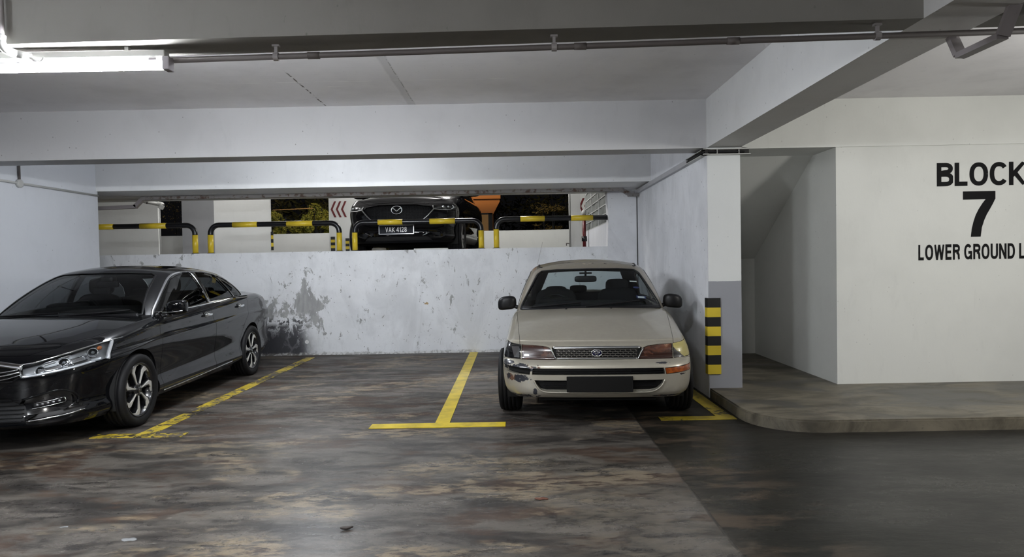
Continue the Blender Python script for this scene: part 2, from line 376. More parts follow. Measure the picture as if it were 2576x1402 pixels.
def sellip(c, r, e1=0.5, e2=0.5, nu=20, nv=12, fn=None):   # superellipsoid
    bm = bmesh.new()
    def sp(x, e): return math.copysign(abs(x) ** e, x)
    rows = []
    for j in range(nv + 1):
        ph = -math.pi / 2 + math.pi * j / nv; row = []
        for i in range(nu):
            th = 2 * math.pi * i / nu
            p = Vector((r[0] * sp(math.cos(ph), e1) * sp(math.cos(th), e2), r[1] * sp(math.cos(ph), e1) * sp(math.sin(th), e2), r[2] * sp(math.sin(ph), e1)))
            if fn: p = fn(p)
            row.append(bm.verts.new(p + Vector(c)))
        rows.append(row)
    for j in range(nv):
        for i in range(nu): bm.faces.new((rows[j][i], rows[j][(i + 1) % nu], rows[j + 1][(i + 1) % nu], rows[j + 1][i]))
    bmesh.ops.remove_doubles(bm, verts=bm.verts, dist=1e-6); bmesh.ops.recalc_face_normals(bm, faces=bm.faces); return bm
def merge(*bms):
    out = bmesh.new()
    for b in bms:
        me = bpy.data.meshes.new('tmp'); b.to_mesh(me); b.free(); out.from_mesh(me); bpy.data.meshes.remove(me)
    return out
def xform(bm, mat): bmesh.ops.transform(bm, matrix=mat, verts=bm.verts); return bm
def text_mesh(s, size, depth=0.001, sx=1.0, bold=0.0, space=1.0, align='LEFT'):
    cu = bpy.data.curves.new('lettering', 'FONT'); cu.body = s; cu.size = size; cu.extrude = depth; cu.offset = bold; cu.space_character = space
    cu.align_x = align; cu.resolution_u = 4
    o = bpy.data.objects.new('lettering_tmp', cu); COL.objects.link(o)
    dg = bpy.context.evaluated_depsgraph_get(); me = bpy.data.meshes.new_from_object(o.evaluated_get(dg))
    bpy.data.objects.remove(o); bpy.data.curves.remove(cu)
    xs = [v.co.x for v in me.vertices]; ys = [v.co.y for v in me.vertices]; x0 = min(xs)
    for v in me.vertices: v.co.x = (v.co.x - x0) * sx
    me.materials.clear()
    return me, (max(xs) - x0) * sx, min(ys), max(ys)

# ------------------------------------------------------------------ grotesque capitals drawn as strokes (unit height)
def _arc(cx, cy, rx, ry, a0, a1, n=14, e=0.88):
    out = []
    for k in range(n + 1):
        a = math.radians(a0 + (a1 - a0) * k / n); c, s_ = math.cos(a), math.sin(a)
        out.append((cx + rx * math.copysign(abs(c) ** e, c), cy + ry * math.copysign(abs(s_) ** e, s_)))
    return out
def glyph(ch, t):
    h = t / 2; T1 = 1 - h
    G = {
     'B': (.66, [[(h, 0), (h, 1)], [(0, T1), (.34, T1)] + _arc(.34, .755, .22, T1 - .755, 90, -90) + [(0, .53)], [(0, .50), (.36, .50)] + _arc(.36, (h + .50) / 2, .235, (.50 - h) / 2, 90, -90) + [(0, h)]]),
     'L': (.54, [[(h, 0), (h, 1)], [(0, h), (.52, h)]]),
     'O': (.76, [_arc(.38, .5, .38 - h, .5 - h, 0, 360, 32)]),
     'C': (.72, [_arc(.38, .5, .38 - h, .5 - h, 38, 322, 26)]),
     'K': (.68, [[(h, 0), (h, 1)], [(.60, 1.0), (h + .02, .40)], [(.22, .56), (.62, .0)]]),
     'W': (.96, [[(.06, 1), (.26, 0)], [(.26, 0), (.48, .98)], [(.48, .98), (.70, 0)], [(.70, 0), (.90, 1)]]),
     'E': (.60, [[(h, 0), (h, 1)], [(0, T1), (.57, T1)], [(0, .51), (.53, .51)], [(0, h), (.58, h)]]),
     'R': (.68, [[(h, 0), (h, 1)], [(0, T1), (.36, T1)] + _arc(.36, .73, .235, T1 - .73, 90, -90) + [(0, .73 - (T1 - .73))], [(.36, .46), (.50, .42), (.56, .32), (.57, .12), (.62, 0)]]),
     'G': (.76, [_arc(.38, .5, .38 - h, .5 - h, 42, 300, 26) + [(.62, .22), (.68, .30)], [(.68, 0), (.68, .48)], [(.40, .46), (.74, .46)]]),
     'U': (.70, [[(h, 1), (h, .36)] + _arc(.35, .34, .35 - h, .34 - h, 180, 360, 16) + [(.70 - h, .36), (.70 - h, 1)]]),
     'N': (.70, [[(h, 0), (h, 1)], [(h, .98), (.70 - h, .02)], [(.70 - h, 0), (.70 - h, 1)]]),
     'D': (.70, [[(h, 0), (h, 1)], [(0, T1), (.30, T1)] + _arc(.30, .5, .40 - h, .5 - h, 90, -90, 18) + [(0, h)]]),
     'V': (.66, [[(.05, 1), (.33, .0)], [(.33, .0), (.61, 1)]]),
     'A': (.68, [[(.05, 0), (.34, 1)], [(.34, 1), (.63, 0)], [(.16, .28), (.52, .28)]]),
     '7': (.69, [[(0, T1), (.69, T1)], ('P', [(.494, .84), (.41, .73), (.333, .608), (.27, .48), (.222, .335), (.185, .18), (.165, 0)], [(.69, .84), (.64, .73), (.575, .61), (.506, .49), (.45, .36), (.40, .20), (.375, 0)])]),
     '4': (.60, [[(.44, 0), (.44, 1)], [(.42, .96), (.03, .30)], [(0, .27), (.60, .27)]]),
     '1': (.36, [[(.26, 0), (.26, 1)], [(.27, .92), (.20, .80), (.04, .75)]]),
     '2': (.58, [_arc(.29, .72, .29 - h, .28 - h, 170, -30, 14) + [(.40, .48), (.18, .28), (.08, .10)], [(0, h), (.57, h)]]),
     '8': (.60, [_arc(.30, .745, .22 - h * .2, .255 - h, 0, 360, 22), _arc(.30, .27, .30 - h, .27 - h, 0, 360, 22)]),
    }
    return G[ch]
def glyph_text(s, height, width, t=.16, gap=.11, wordgap=.30):
    """flat lettering in the x-z plane, lower left at the origin, facing -y"""
    verts = []; faces = []; x = 0.0
    for ch in s:
        if ch == ' ': x += wordgap; continue
        adv, strokes = glyph(ch, t)
        for st in strokes:
            if st[0] == 'P':
                b = len(verts); n = len(st[1])
                for l, r in zip(st[1], st[2]):
                    for q in (l, r): verts.append((x + q[0], -0.0006, q[1]))
                for i in range(n - 1): faces.append((b + 2 * i, b + 2 * i + 1, b + 2 * i + 3, b + 2 * i + 2))
                continue
            P = []
            for p in st:
                p = Vector(p)
                if not P or (p - P[-1]).length > 1e-4: P.append(p)
            n = len(P); L = []; R = []
            for i in range(n):
                if i == 0: d = (P[1] - P[0]).normalized(); m = Vector((-d.y, d.x)); k = 1
                elif i == n - 1: d = (P[-1] - P[-2]).normalized(); m = Vector((-d.y, d.x)); k = 1
                else:
                    d0 = (P[i] - P[i - 1]).normalized(); d1 = (P[i + 1] - P[i]).normalized(); m0 = Vector((-d0.y, d0.x)); m = (m0 + Vector((-d1.y, d1.x))).normalized(); k = 1 / max(.6, m.dot(m0))
                L.append(P[i] + m * t / 2 * k); R.append(P[i] - m * t / 2 * k)
            b = len(verts); yo = -0.00025 * (b % 11)
            for l, r in zip(L, R):
                for q in (l, r): verts.append((x + min(max(q.x, 0), adv), yo, min(max(q.y, 0), 1)))
            for i in range(n - 1): faces.append((b + 2 * i, b + 2 * i + 1, b + 2 * i + 3, b + 2 * i + 2))
        x += adv + gap
    W_ = x - gap; me = bpy.data.meshes.new('lettering')
    me.from_pydata([(a / W_ * width, y_, c * height) for a, y_, c in verts], [], faces); return me
# ------------------------------------------------------------------ structure
CZ = 3.05; BZ = 2.555
def grid_floor(x0, x1, y0, y1, z, thick):
    return box(x0, x1, y0, y1, z - thick, z)
struct('floor', grid_floor(-12, 9, -9, 11.2, 0.0, 0.2), M['floor'], 'worn polished concrete parking floor', cat='floor')
struct('ceiling', box(-12, 9, -9, 9.8, CZ, CZ + 0.2), M['ceil'], 'grey painted concrete ceiling slab', cat='ceiling')
# low wall and the solid bit to its right
bm = bmesh.new()
add_box(bm, -9.5, 1.5, 10.9, 11.15, -0.1, 1.66)
struct('wall_back', bm, M['wall_back'], 'low white wall behind the parking bays, scuffed and blackened at its foot', cat='wall')
struct('wall_back_end', prism([(1.5, -0.1), (1.98, -0.1), (1.98, BZ), (1.5, BZ), (1.52, 2.1), (1.5, 1.66)], 'y', 10.9, 11.15), M['wall_side'], 'scuffed white wall end between opening and side wall', cat='wall')
# left wall
struct('wall_left', box(-6.3, -5.98, 6.4, 9.84, -0.1, CZ), M['wall_left'], 'pale blue-white side wall left of the black sedan', cat='wall')
struct('wall_left_far', box(-12.2, -12.0, -9, 12, -0.1, CZ), M['wall'], 'far left wall of the car park')
struct('wall_left_bay', box(-12.0, -9.5, 10.9, 11.15, -0.1, CZ), M['wall'], 'wall beyond the left bay')
# right side wall beside the old sedan + pillar
bm = merge(box(1.98, 2.32, 7.33, 11.15, -0.1, CZ), box(1.98, 1.99, 6.985, 7.33, -0.1, CZ))
struct('wall_right', bm, M['wall_side'], 'scuffed white side wall right of the silver-gold sedan', cat='wall')
struct('wall_pillar', box(1.985, 2.32, 6.98, 7.33, -0.1, BZ), M['pillar'], 'white pillar with a grey painted lower half beside the passage', cat='pillar')
# beams
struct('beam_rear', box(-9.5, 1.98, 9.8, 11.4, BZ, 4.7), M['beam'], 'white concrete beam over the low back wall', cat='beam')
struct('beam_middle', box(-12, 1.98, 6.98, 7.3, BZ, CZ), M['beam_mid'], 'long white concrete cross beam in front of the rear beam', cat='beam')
struct('beam_side', box(1.98, 2.32, -9, 7.33, BZ, CZ), M['beam'], 'concrete beam running from the pillar towards the front', cat='beam')
def nearbeam(X0, X1):
    f0 = lambda X: 3.348 - 0.026 * X
    f1 = lambda X: 3.565 - 0.050 * X
    bm = bmesh.new(); vs = []
    for z in (BZ, CZ):
        vs.append([bm.verts.new((X, f(X), z)) for X, f in ((X0, f0), (X1, f0), (X1, f1), (X0, f1))])
    a, b = vs
    bm.faces.new(a[::-1]); bm.faces.new(b)
    for i in range(4): bm.faces.new((a[i], a[(i + 1) % 4], b[(i + 1) % 4], b[i]))
    bmesh.ops.recalc_face_normals(bm, faces=bm.faces); return bm
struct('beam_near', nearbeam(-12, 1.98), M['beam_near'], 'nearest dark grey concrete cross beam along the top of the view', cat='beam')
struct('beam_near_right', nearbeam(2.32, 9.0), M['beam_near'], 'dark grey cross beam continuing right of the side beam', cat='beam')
struct('beam_left', box(-6.3, -5.98, -9, 6.4, BZ, CZ), M['beam'], 'beam over the left bay')
for y in (-1.2, -5.2): struct('beam_behind', box(-12, 9, y, y + .25, BZ, CZ), M['beam'], 'cross beam behind the viewpoint')
# right plaster wall with the passage
bm = bmesh.new()
add_box(bm, 3.34, 9, 7.08, 9.6, 0.0, BZ)
struct('wall_front_right', bm, M['wall_block'], 'large off-white wall carrying black painted lettering', cat='wall')
struct('wall_lintel', box(2.32, 9, 7.065, 7.40, BZ, CZ), M['wall_block'], 'shallow off-white lintel band above the passage', cat='beam')
struct('wall_passage_end', box(2.32, 3.34, 9.5, 9.7, 0, BZ), M['wall_block'], 'small wall at the end of the passage', cat='wall')
struct('ceiling_stair', prism([(7.4, BZ), (7.62, BZ), (9.5, 1.42), (9.7, 1.42), (9.7, CZ), (7.4, CZ)], 'x', 2.32, 3.34), M['wall_block'], 'sloping underside of the stair over the passage', cat='ceiling')
struct('wall_far_right', box(9, 9.2, -9, 9, -0.1, CZ), M['wall'], 'far right wall')
struct('wall_rear', box(-12, 9, -9.2, -9, -0.1, CZ), simple('rear_wall_grey', (0.08, 0.08, 0.08), 0.8), 'wall far behind the viewpoint')
# raised walkway slab with rounded kerb corner
pts = [(9, 5.5), (9, 9.6), (2.30, 9.6), (2.30, 7.0), (1.99, 7.0), (1.98, 6.9), (1.98, 6.1)]
for k in range(9):
    a = math.pi + (math.pi / 2) * k / 8
    pts.append((2.5 + 0.52 * math.cos(a), 6.02 + 0.52 * math.sin(a)))
kb = prism(pts, 'z', -0.1, 0.1)
es = [e for e in kb.edges if all(abs(v.co.z - 0.1) < 1e-5 for v in e.verts) and all(v.co.x < 8.9 and v.co.y < 6.95 or v.co.y < 5.6 for v in e.verts)]
bmesh.ops.bevel(kb, geom=es, offset=0.014, segments=2, affect='EDGES')
struct('floor_walkway', kb, M['kerb'], 'raised concrete walkway with rounded kerb in front of the off-white wall', cat='walkway')
# upper deck
struct('floor_deck', box(-14, 1.75, 11.15, 18.0, 1.35, 1.55), M['floor'], 'upper parking deck')
struct('ceiling_deck', box(-14, 1.75, 11.4, 18.0, 4.6, 4.75), M['ceil'], 'ceiling over the upper deck')
struct('wall_deck_left', box(-14.2, -14, 11, 18, 1.5, 4.7), M['far'], 'side wall of the upper deck')
# parapets along the far edge of the deck
def px(x, d): return (x - 1293) / FPX * d
def pz(x, y, d): return CAM_Z - (y - (662 - (x - 1293) * 0.018)) / FPX * d
struct('wall_parapet', box(px(400, 17), px(845, 17), 17.0, 17.15, 1.58, pz(757, 588, 17)), M['far'], 'low pale parapet behind the railing left of the black crossover', cat='wall')
struct('wall_parapet_right', box(px(1180, 17), px(1440, 17) + .2, 17.0, 17.15, 1.58, pz(1340, 579, 17)), M['wall_block'], 'low white parapet behind the railing right of the black crossover', cat='wall')
def column(x0, x1, d, depth, label, mat=None, top=4.6):
    return struct('pillar_deck', box(px(x0, d), px(x1, d), d, d + depth, 1.58, top), mat or M['far'], label, cat='pillar')
column(100, 400, 14.6, 0.06, 'wide grey wall panel at the left end of the upper deck')
column(460, 545, 15.6, 0.3, 'shade-toned column left of the wide white column', M['far_shade'])
c1 = column(541, 682, 13.4, 0.06, 'wide white column behind the second railing')
c2 = column(830, 915, 15.2, 0.9, 'white column with red arrow marks behind the black crossover')
c3 = column(1437, 1462, 14.9, 0.4, 'slim white column near the louvred screen')
c4 = column(1445, 1560, 16.4, 0.3, 'pale wall with red arrow mark behind the slim white column', M['wall_block'])
# side wall of the deck carrying the louvred screen
struct('wall_deck_right', box(1.54, 1.75, 11.15, 14.6, 1.58, 2.055), M['wall_left'], 'white lower wall beneath the louvred screen', cat='wall')
scr = thing('louvre_screen', 'grey louvred ventilation screen at the right end of the upper deck', 'screen', (1.54, 11.2, 2.055))
rng_ = random.Random(3)
fr = bmesh.new()
for z in np.arange(0.0, 2.5, 0.155): add_box(fr, 0.0, 0.06, 0, 3.35, z, z + 0.018)
for y in (0, 1.1, 2.2, 3.3): add_box(fr, -0.005, 0.065, y, y + 0.05, 0, 2.5)
link('frame', fr, simple('screen_frame', (0.42, 0.43, 0.43), 0.5), scr)
mm = [simple('louvre_slat', (0.20, 0.21, 0.20), 0.4)]
sl = bmesh.new()
add_box(sl, -0.006, 0.006, -0.035, 0.035, 0, 0.137)
slme = bpy.data.meshes.new('slat'); sl.to_mesh(slme); sl.free(); slme.materials.append(mm[0])
cnt = 0
for zi in range(5):
    for yi in range(40):
        y = 0.08 + yi * 0.082
        o = bpy.data.objects.new('slat', slme); COL.objects.link(o); o.parent = scr
        o.location = (0.03, y, zi * 0.155 + 0.018); o.rotation_euler = (rng_.uniform(-.08, .25), 0, math.radians(35 + rng_.uniform(-18, 14)))
bb = bmesh.new(); add_box(bb, 0.16, 0.18, 0.0, 3.35, 0, 2.5); link('backing_board', bb, simple('screen_backing', (0.12, 0.12, 0.12), 0.7), scr)

# corner guards (striped) ---------------------------------------------------
def striped_guard(name, label, x, y, z0, h, w, t, n, first_black=True, group=None):
    g = thing(name, label, 'corner guard', (x, y, z0), 0, group)
    sh = h / n; c = bmesh.new(); add_box(c, -0.002, w, -t, 0.0, 0, h); 
    link('backing', c, M['black_rub'], g)
    for k in range(n):
        col = M['black_rub'] if (k % 2 == 0) == first_black else M['yellow_rub']
        b = bmesh.new(); zt = h - k * sh
        # L shaped strip wrapping both faces
        add_box(b, -t, w + 0.002, -t - 0.004, 0.0, zt - sh, zt); add_box(b, -t - 0.004, 0.0, -t, w * 0.55, zt - sh, zt)
        link('stripe', b, col, g)
    return g
striped_guard('corner_guard', 'black and yellow striped rubber guard on the pillar corner', 1.978, 6.978, pz(1790, 942, 6.98), pz(1790, 750, 6.98) - pz(1790, 942, 6.98), 0.12, 0.012, 8, True)
# on deck columns
def deck_guard(x, y0px, y1px, d, wpx, label):
    w = wpx / FPX * d; h = pz(x, y0px, d) - pz(x, y1px, d)
    h = max(h, 0.3)
    striped_guard('corner_guard', label, px(x, d), d - 0.004, pz(x, y0px, d) - h, h, w, 0.008, 5)
deck_guard(835, 596, 632, 15.2, 9, 'small striped guard on the column with red arrows, left edge')
deck_guard(685, 583, 630, 13.4, 4, 'thin striped guard on the right edge of the wide white column')
deck_guard(872, 600, 632, 15.19, 8, 'small striped guard beside the black crossover bumper')

# chevrons ------------------------------------------------------------------
def chevron(x0, y0, d, wpx, hpx, tpx):
    k = d / FPX; X0 = 0; w = wpx * k; h = hpx * k; t = tpx * k
    return prism([(0, 0), (w - t, h / 2), (w, h / 2), (t, 0), (w, -h / 2), (w - t, -h / 2)], 'y', -0.004, 0.0)
ch = thing('arrow_marks', 'three red arrow marks on the white column left of the crossover', 'sign', (px(835, 15.2), 15.2, pz(850, 527, 15.2)))
for i in range(3):
    link('chevron', chevron(0, 0, 15.2, 14, 40, 5), M['chev'], ch, loc=(i * 13 / FPX * 15.2, 0, 0))
ch2 = thing('arrow_mark', 'red arrow mark on the pale wall near the louvred screen', 'sign', (px(1459, 16.4), 16.4, pz(1467, 519, 16.4)))
for i in range(2): link('chevron', chevron(0, 0, 16.4, 14, 40, 5), M['chev'], ch2, loc=(i * 13 / FPX * 16.4, 0, 0))

# painted lettering -----------------------------------------------------------
def lettering(s, name, label, X, z0, z1, width, t=.16, gap=.11):
    me = glyph_text(s, z1 - z0, width, t, gap)
    return tag(link(name, me, M['letter'], None, loc=(X, 7.0785, z0)), label, 'lettering')
lettering('BLOCK', 'painted_lettering', 'large black painted word BLOCK above the numeral on the off-white wall', px(2355, 7.08), 2.132, 2.372, 0.914, .185, .065)
lettering('7', 'painted_numeral', 'tall black painted numeral 7 beneath the word BLOCK', px(2420, 7.08), 1.605, 2.075, 0.335, .18)
lettering('LOWER GROUND LEVEL', 'painted_lettering', 'black painted words LOWER GROUND LEVEL below the numeral', px(2308, 7.08), 1.372, 1.532, 1.405, .185, .115)

# yellow bay lines ------------------------------------------------------------
def line_thing(label, rects, mat):
    t = thing('parking_line', label, 'floor marking', (rects[0][0], rects[0][2], 0))
    for i, (x0, x1, y0, y1) in enumerate(rects):
        link('line_bar' if i == 0 else 'end_bar', xform(box(x0, x1, y0, y1, 0.0002, 0.004 + 0.0006 * i), Matrix.Translation((-rects[0][0], -rects[0][2], 0))), mat, t)
    return t
line_thing('fresh yellow T-shaped bay line between the empty bay and the silver-gold sedan', [(-0.73, -0.60, 6.0, 10.9), (-1.29, -0.10, 5.90, 6.06)], M['line_fresh'])
line_thing('worn yellow bay line beside the black sedan', [(-3.27, -3.13, 5.84, 10.6), (-3.62, -2.84, 5.73, 5.86)], M['line_worn'])
line_thing('dusty yellow bay line along the kerb by the silver-gold sedan', [(1.80, 1.94, 6.15, 10.8), (1.28, 1.95, 6.02, 6.15)], M['line_dusty'])

# railings ---------------------------------------------------------------------
def railing(label, x0, x1, post0, post1, segs, bar_y):
    """segs: (px0, px1) yellow sleeves on the bar; posts at pixel columns at depth 11.03"""
    D = 11.03; zt = pz((x0 + x1) / 2, bar_y, D) ; R = 0.14; rad = 0.042; zb = 1.66
    g = thing('guard_rail', label, 'railing', (px(x0, D), D, zb), 0, 'hooped guard rails on the low wall')
    O = Vector((px(x0, D), D, zb)); path = []
    X0 = px(x0, D); X1 = px(x1, D)
    if post0:
        path += [(X0, D, zt - R - 0.09)] + [(X0 + R - R * math.cos(a), D, zt - R + R * math.sin(a)) for a in np.linspace(0, math.pi / 2, 8)]
    else: path += [(X0, D, zt)]
    if post1: path += [(X1 - R + R * math.sin(a), D, zt - R + R * math.cos(a)) for a in np.linspace(0, math.pi / 2, 8)] + [(X1, D, zt - R - 0.09)]
    else: path += [(X1, D, zt)]
    link('rail', tube([Vector(p) - O for p in path], rad, 14, up=Vector((0, 1, 0))), M['black'], g, True)
    for use, X in ((post0, X0), (post1, X1)):
        if use:
            pb = tube([Vector((X, D, zb + 0.004)) - O, Vector((X, D, zt - R - 0.02)) - O], rad * 1.06, 14)
            p_ = link('post', pb, M['yellow'], g, True)
            fl = lathe([(0.0, 0), (rad * 1.5, 0), (rad * 1.5, .008), (rad * 1.1, .012), (0.0, .012)], 14, 'z'); link('foot_flange', xform(fl, Matrix.Translation(Vector((X, D, zb)) - O)), M['black'], g)
    for a, b in segs:
        link('sleeve', tube([Vector((px(a, D), D, zt)) - O, Vector((px(b, D), D, zt)) - O], rad * 1.08, 14, up=Vector((0, 1, 0))), M['yellow'], g, True)
    return g
railing('black and yellow guard rail at the left end, running behind the side wall', 150, 492, False, True, [(205, 288), (355, 421)], 570)
railing('black and yellow hooped guard rail left of the crossover', 531, 855, True, True, [(588, 650), (724, 789)], 564)
railing('black and yellow hooped guard rail in front of the crossover', 894, 1212, True, True, [(953, 1015), (1083, 1147)], 558)
railing('black and yellow guard rail running into the wall above the silver-gold sedan', 1250, 1531, True, False, [(1311, 1372), (1438, 1493)], 550)

# conduits, trunking -------------------------------------------------------------
cz0 = 2.495
cp = thing('ceiling_conduit', 'long dirty metal conduit clipped under the nearest beam', 'conduit', (0, 3.4, cz0))
f = lambda X: 3.448 - 0.049 * X
link('pipe', tube([(-6, f(-6) - 3.4, 0), (6.5, f(6.5) - 3.4, 0)], 0.0145, 10), M['conduit_dk'], cp, True)
for pxx in (695, 1403, 2190):
    X = (pxx - 1293) / FPX * 3.43
    c = merge(lathe([(0.0, -.013), (0.021, -.013), (0.021, .013), (0.0, .013)], 12, 'x'), box(-0.007, 0.007, -.007, .007, 0.01, 0.062), box(-0.018, 0.018, -.012, .012, 0.05, 0.060))
    link('clip', xform(c, Matrix.Translation((X, f(X) - 3.4, 0))), M['conduit'], cp)
for X in (-1.0, 0.35, 1.1):
    link('coupling', xform(lathe([(0.0, -.03), (0.018, -.03), (0.018, .03), (0.0, .03)], 12, 'x'), Matrix.Translation((X, f(X) - 3.4, 0))), M['conduit_dk'], cp, True)
# vertical conduit on the beam face, elbow and flexible tail to the lamp
vc = thing('drop_conduit', 'grey conduit with elbow dropping down the beam to the lamp', 'conduit', (-2.50, 3.375, BZ))
link('pipe', tube([(0, 0, 0.49), (0, 0, 0.02)], 0.014, 10), M['conduit'], vc, True)
link('elbow', tube(spline([(0, 0, 0.03), (0, -0.002, -0.01), (0.01, 0.02, -0.035), (0.03, 0.06, -0.045)]), 0.021, 12), M['pvc'], vc, True)
link('coupling', tube([(0.03, 0.06, -0.045), (0.075, 0.10, -0.05)], 0.023, 12), M['pvc'], vc, True)
link('clip', merge(box(-0.04, 0.04, -0.018, -0.012, 0.30, 0.325)), M['conduit'], vc)
link('flexible_tail', tube(spline([(0.07, 0.09, -0.05), (0.10, 0.08, -0.07), (0.13, 0.088, -0.075), (0.15, 0.088, -0.055)]), 0.008, 8), M['pvc'], vc, True)

# fluorescent lamp --------------------------------------------------------------
lamp = thing('fluorescent_lamp', 'lit white fluorescent tube lamp hanging under the beam, top left', 'lamp', (-2.36, 3.50, 2.50))
link('batten', box(-0.63, 0.61, -0.028, 0.028, -0.002, 0.032, 0.004), M['pvc'], lamp)
g = NG('lit_tube'); g.set(color=(1, 1, 1), emis=(0.93, 0.96, 1.0), emis_s=250.0)
link('tube', tube([(-0.60, -0.004, -0.040), (0.592, -0.004, -0.040)], 0.024, 12), g.m, lamp, True)
lk_ = simple('lamp_holder_plastic', (0.30, 0.28, 0.30), 0.5)
for sx in (-1, 1):
    h = merge(box(min(sx * .597, sx * .632), max(sx * .597, sx * .632), -.03, .03, -.068, .0, .004), box(min(sx * .58, sx * .60), max(sx * .58, sx * .60), -.018, .010, -.030, 0))
    link('lamp_holder', h, lk_, lamp)
link('starter', xform(lathe([(0, -.02), (.012, -.02), (.012, .02), (0, .02)], 12, 'x'), Matrix.Translation((0.55, -0.02, -0.016))), lk_, lamp)
link('suspension_bracket', merge(box(0.40, 0.42, -.012, .012, 0.03, 0.058), box(-0.42, -0.40, -.012, .012, 0.03, 0.058)), M['pvc'], lamp)

# galvanised trunking bridge at top right
tb = thing('trunking_bridge', 'rusty U-shaped galvanised trunking stepping under the beam, top right', 'trunking', (2.31, 3.3, 2.5))
O = Vector((2.31, 3.3, 2.5))
pts = [(2.33, 3.12, 2.66), (2.28, 3.19, 2.43), (2.28, 3.49, 2.43), (2.31, 3.60, 2.555)]
for i in range(3):
    a, b = Vector(pts[i]) - O, Vector(pts[i + 1]) - O
    link('channel', bar([a, b], 0.055, 0.028, up=Vector((0, -1, 0.4))), M['galv'], tb)

# side-wall trunking: closed grey part, open part and wrap over the pillar
st = thing('wall_trunking', 'grey cable trunking along the side wall, open and dark at the pillar', 'trunking', (1.98, 9.0, 2.52))
def relb(x0, x1, y0, y1, z0, z1): return box(x0 - 1.98, x1 - 1.98, y0 - 9.0, y1 - 9.0, z0 - 2.52, z1 - 2.52)
link('cover', relb(1.935, 1.98, 7.62, 10.88, 2.478, 2.535), M['trunk'], st)
link('channel', merge(relb(1.95, 1.98, 6.93, 7.62, 2.485, 2.53), relb(1.95, 2.40, 6.945, 6.98, 2.485, 2.53)), M['trunk_dk'], st)
link('rim', merge(relb(1.925, 1.98, 6.90, 7.62, 2.478, 2.486), relb(1.925, 2.41, 6.92, 6.98, 2.478, 2.486)), M['pvc'], st)
link('rim', merge(relb(1.925, 1.98, 6.90, 7.62, 2.530, 2.537), relb(1.925, 2.40, 6.92, 6.98, 2.530, 2.537)), M['pvc'], st)
link('cable', tube([Vector(p) - Vector((1.98, 9.0, 2.52)) for p in ((1.94, 7.6, 2.50), (1.94, 7.1, 2.507), (1.94, 6.94, 2.51), (2.35, 6.935, 2.505))], 0.010, 8), M['dark'], st, True)
link('bracket', merge(relb(2.07, 2.076, 6.925, 6.98, 2.486, 2.53), relb(2.29, 2.296, 6.925, 6.98, 2.486, 2.53)), M['pvc'], st)
link('loose_wire', tube([Vector(p) - Vector((1.98, 9.0, 2.52)) for p in ((2.32, 6.97, 2.56), (2.39, 6.93, 2.535))], 0.003, 6), M['dark'], st)

# trunking under the rear beam
rt = thing('beam_trunking', 'rusty brown cable trunking under the rear beam over the opening', 'trunking', (-2, 10.6, 2.52))
rusty = NG('rusty_trunking'); n = rusty.noise(rusty.obj(), 14, 5, 0.7)
rusty.set(color=rusty.mix(rusty.rng(n, 0.5, 0.62), (0.26, 0.245, 0.24), (0.10, 0.06, 0.045)), rough=0.7)
O = Vector((-2, 10.6, 2.52))
link('channel', bar([Vector(p) - O for p in ((-5.75, 10.6, 2.525), (1.70, 10.6, 2.53))], 0.09, 0.05), rusty.m, rt)
link('end_bend', bar([Vector(p) - O for p in ((1.68, 10.6, 2.53), (1.82, 10.65, 2.455))], 0.07, 0.05), rusty.m, rt)
link('end_piece', bar([Vector(p) - O for p in ((1.80, 10.65, 2.45), (1.95, 10.7, 2.45))], 0.07, 0.05), rusty.m, rt)
link('step_bend', bar([Vector(p) - O for p in ((-5.74, 10.6, 2.52), (-5.86, 10.6, 2.40))], 0.07, 0.055), M['galv'], rt)
link('side_run', bar([Vector(p) - O for p in ((-5.84, 10.6, 2.40), (-7.0, 10.6, 2.37))], 0.07, 0.055), M['galv'], rt)
# pvc drain pipe on the deck
pp = thing('drain_pipe', 'pale plastic drain pipe with elbow at the left end of the opening', 'pipe', (-5.9, 11.6, 2.45))
O = Vector((-5.9, 11.6, 2.45))
a = Vector((px(335, 11.7), 11.7, pz(335, 500, 11.7))); b = Vector((px(402, 11.9), 11.9, pz(402, 514, 11.9)))
link('pipe', tube([a - O, b - O], 0.033, 12), M['pvc'], pp, True)
for t_ in (0.03, 0.55): 
    q = a.lerp(b, t_); link('clip', tube([q - O, a.lerp(b, t_ + 0.05) - O], 0.038, 12), M['conduit_dk'], pp, True)
link('elbow', tube(spline([b - O, b + Vector((0.06, 0, -0.015)) - O, b + Vector((0.03, 0, -0.08)) - O]), 0.045, 12), M['pvc'], pp, True)
link('vertical_pipe', tube([b + Vector((-0.01, 0.05, 0)) - O, Vector((b.x - 0.01, b.y + 0.05, 1.55)) - O], 0.012, 8), M['pvc'], pp, True)

# left wall conduit
lc = thing('wall_conduit', 'pinkish white conduit with round junction box along the left wall', 'conduit', (-5.96, 8.3, 2.49))
link('pipe', tube([(0, -1.9, 0.0), (0, 1.52, 0.005)], 0.014, 10), M['pvc'], lc, True)
link('junction_box', xform(lathe([(0, -.02), (.05, -.02), (.05, .015), (.035, .022), (0, .022)], 16, 'x'), Matrix.Translation((0, -0.04, 0))), M['pvc'], lc, True)
link('vertical_pipe', tube([(0, -0.04, 0.04), (0, -0.04, 0.55)], 0.014, 10), M['conduit_dk'], lc, True)

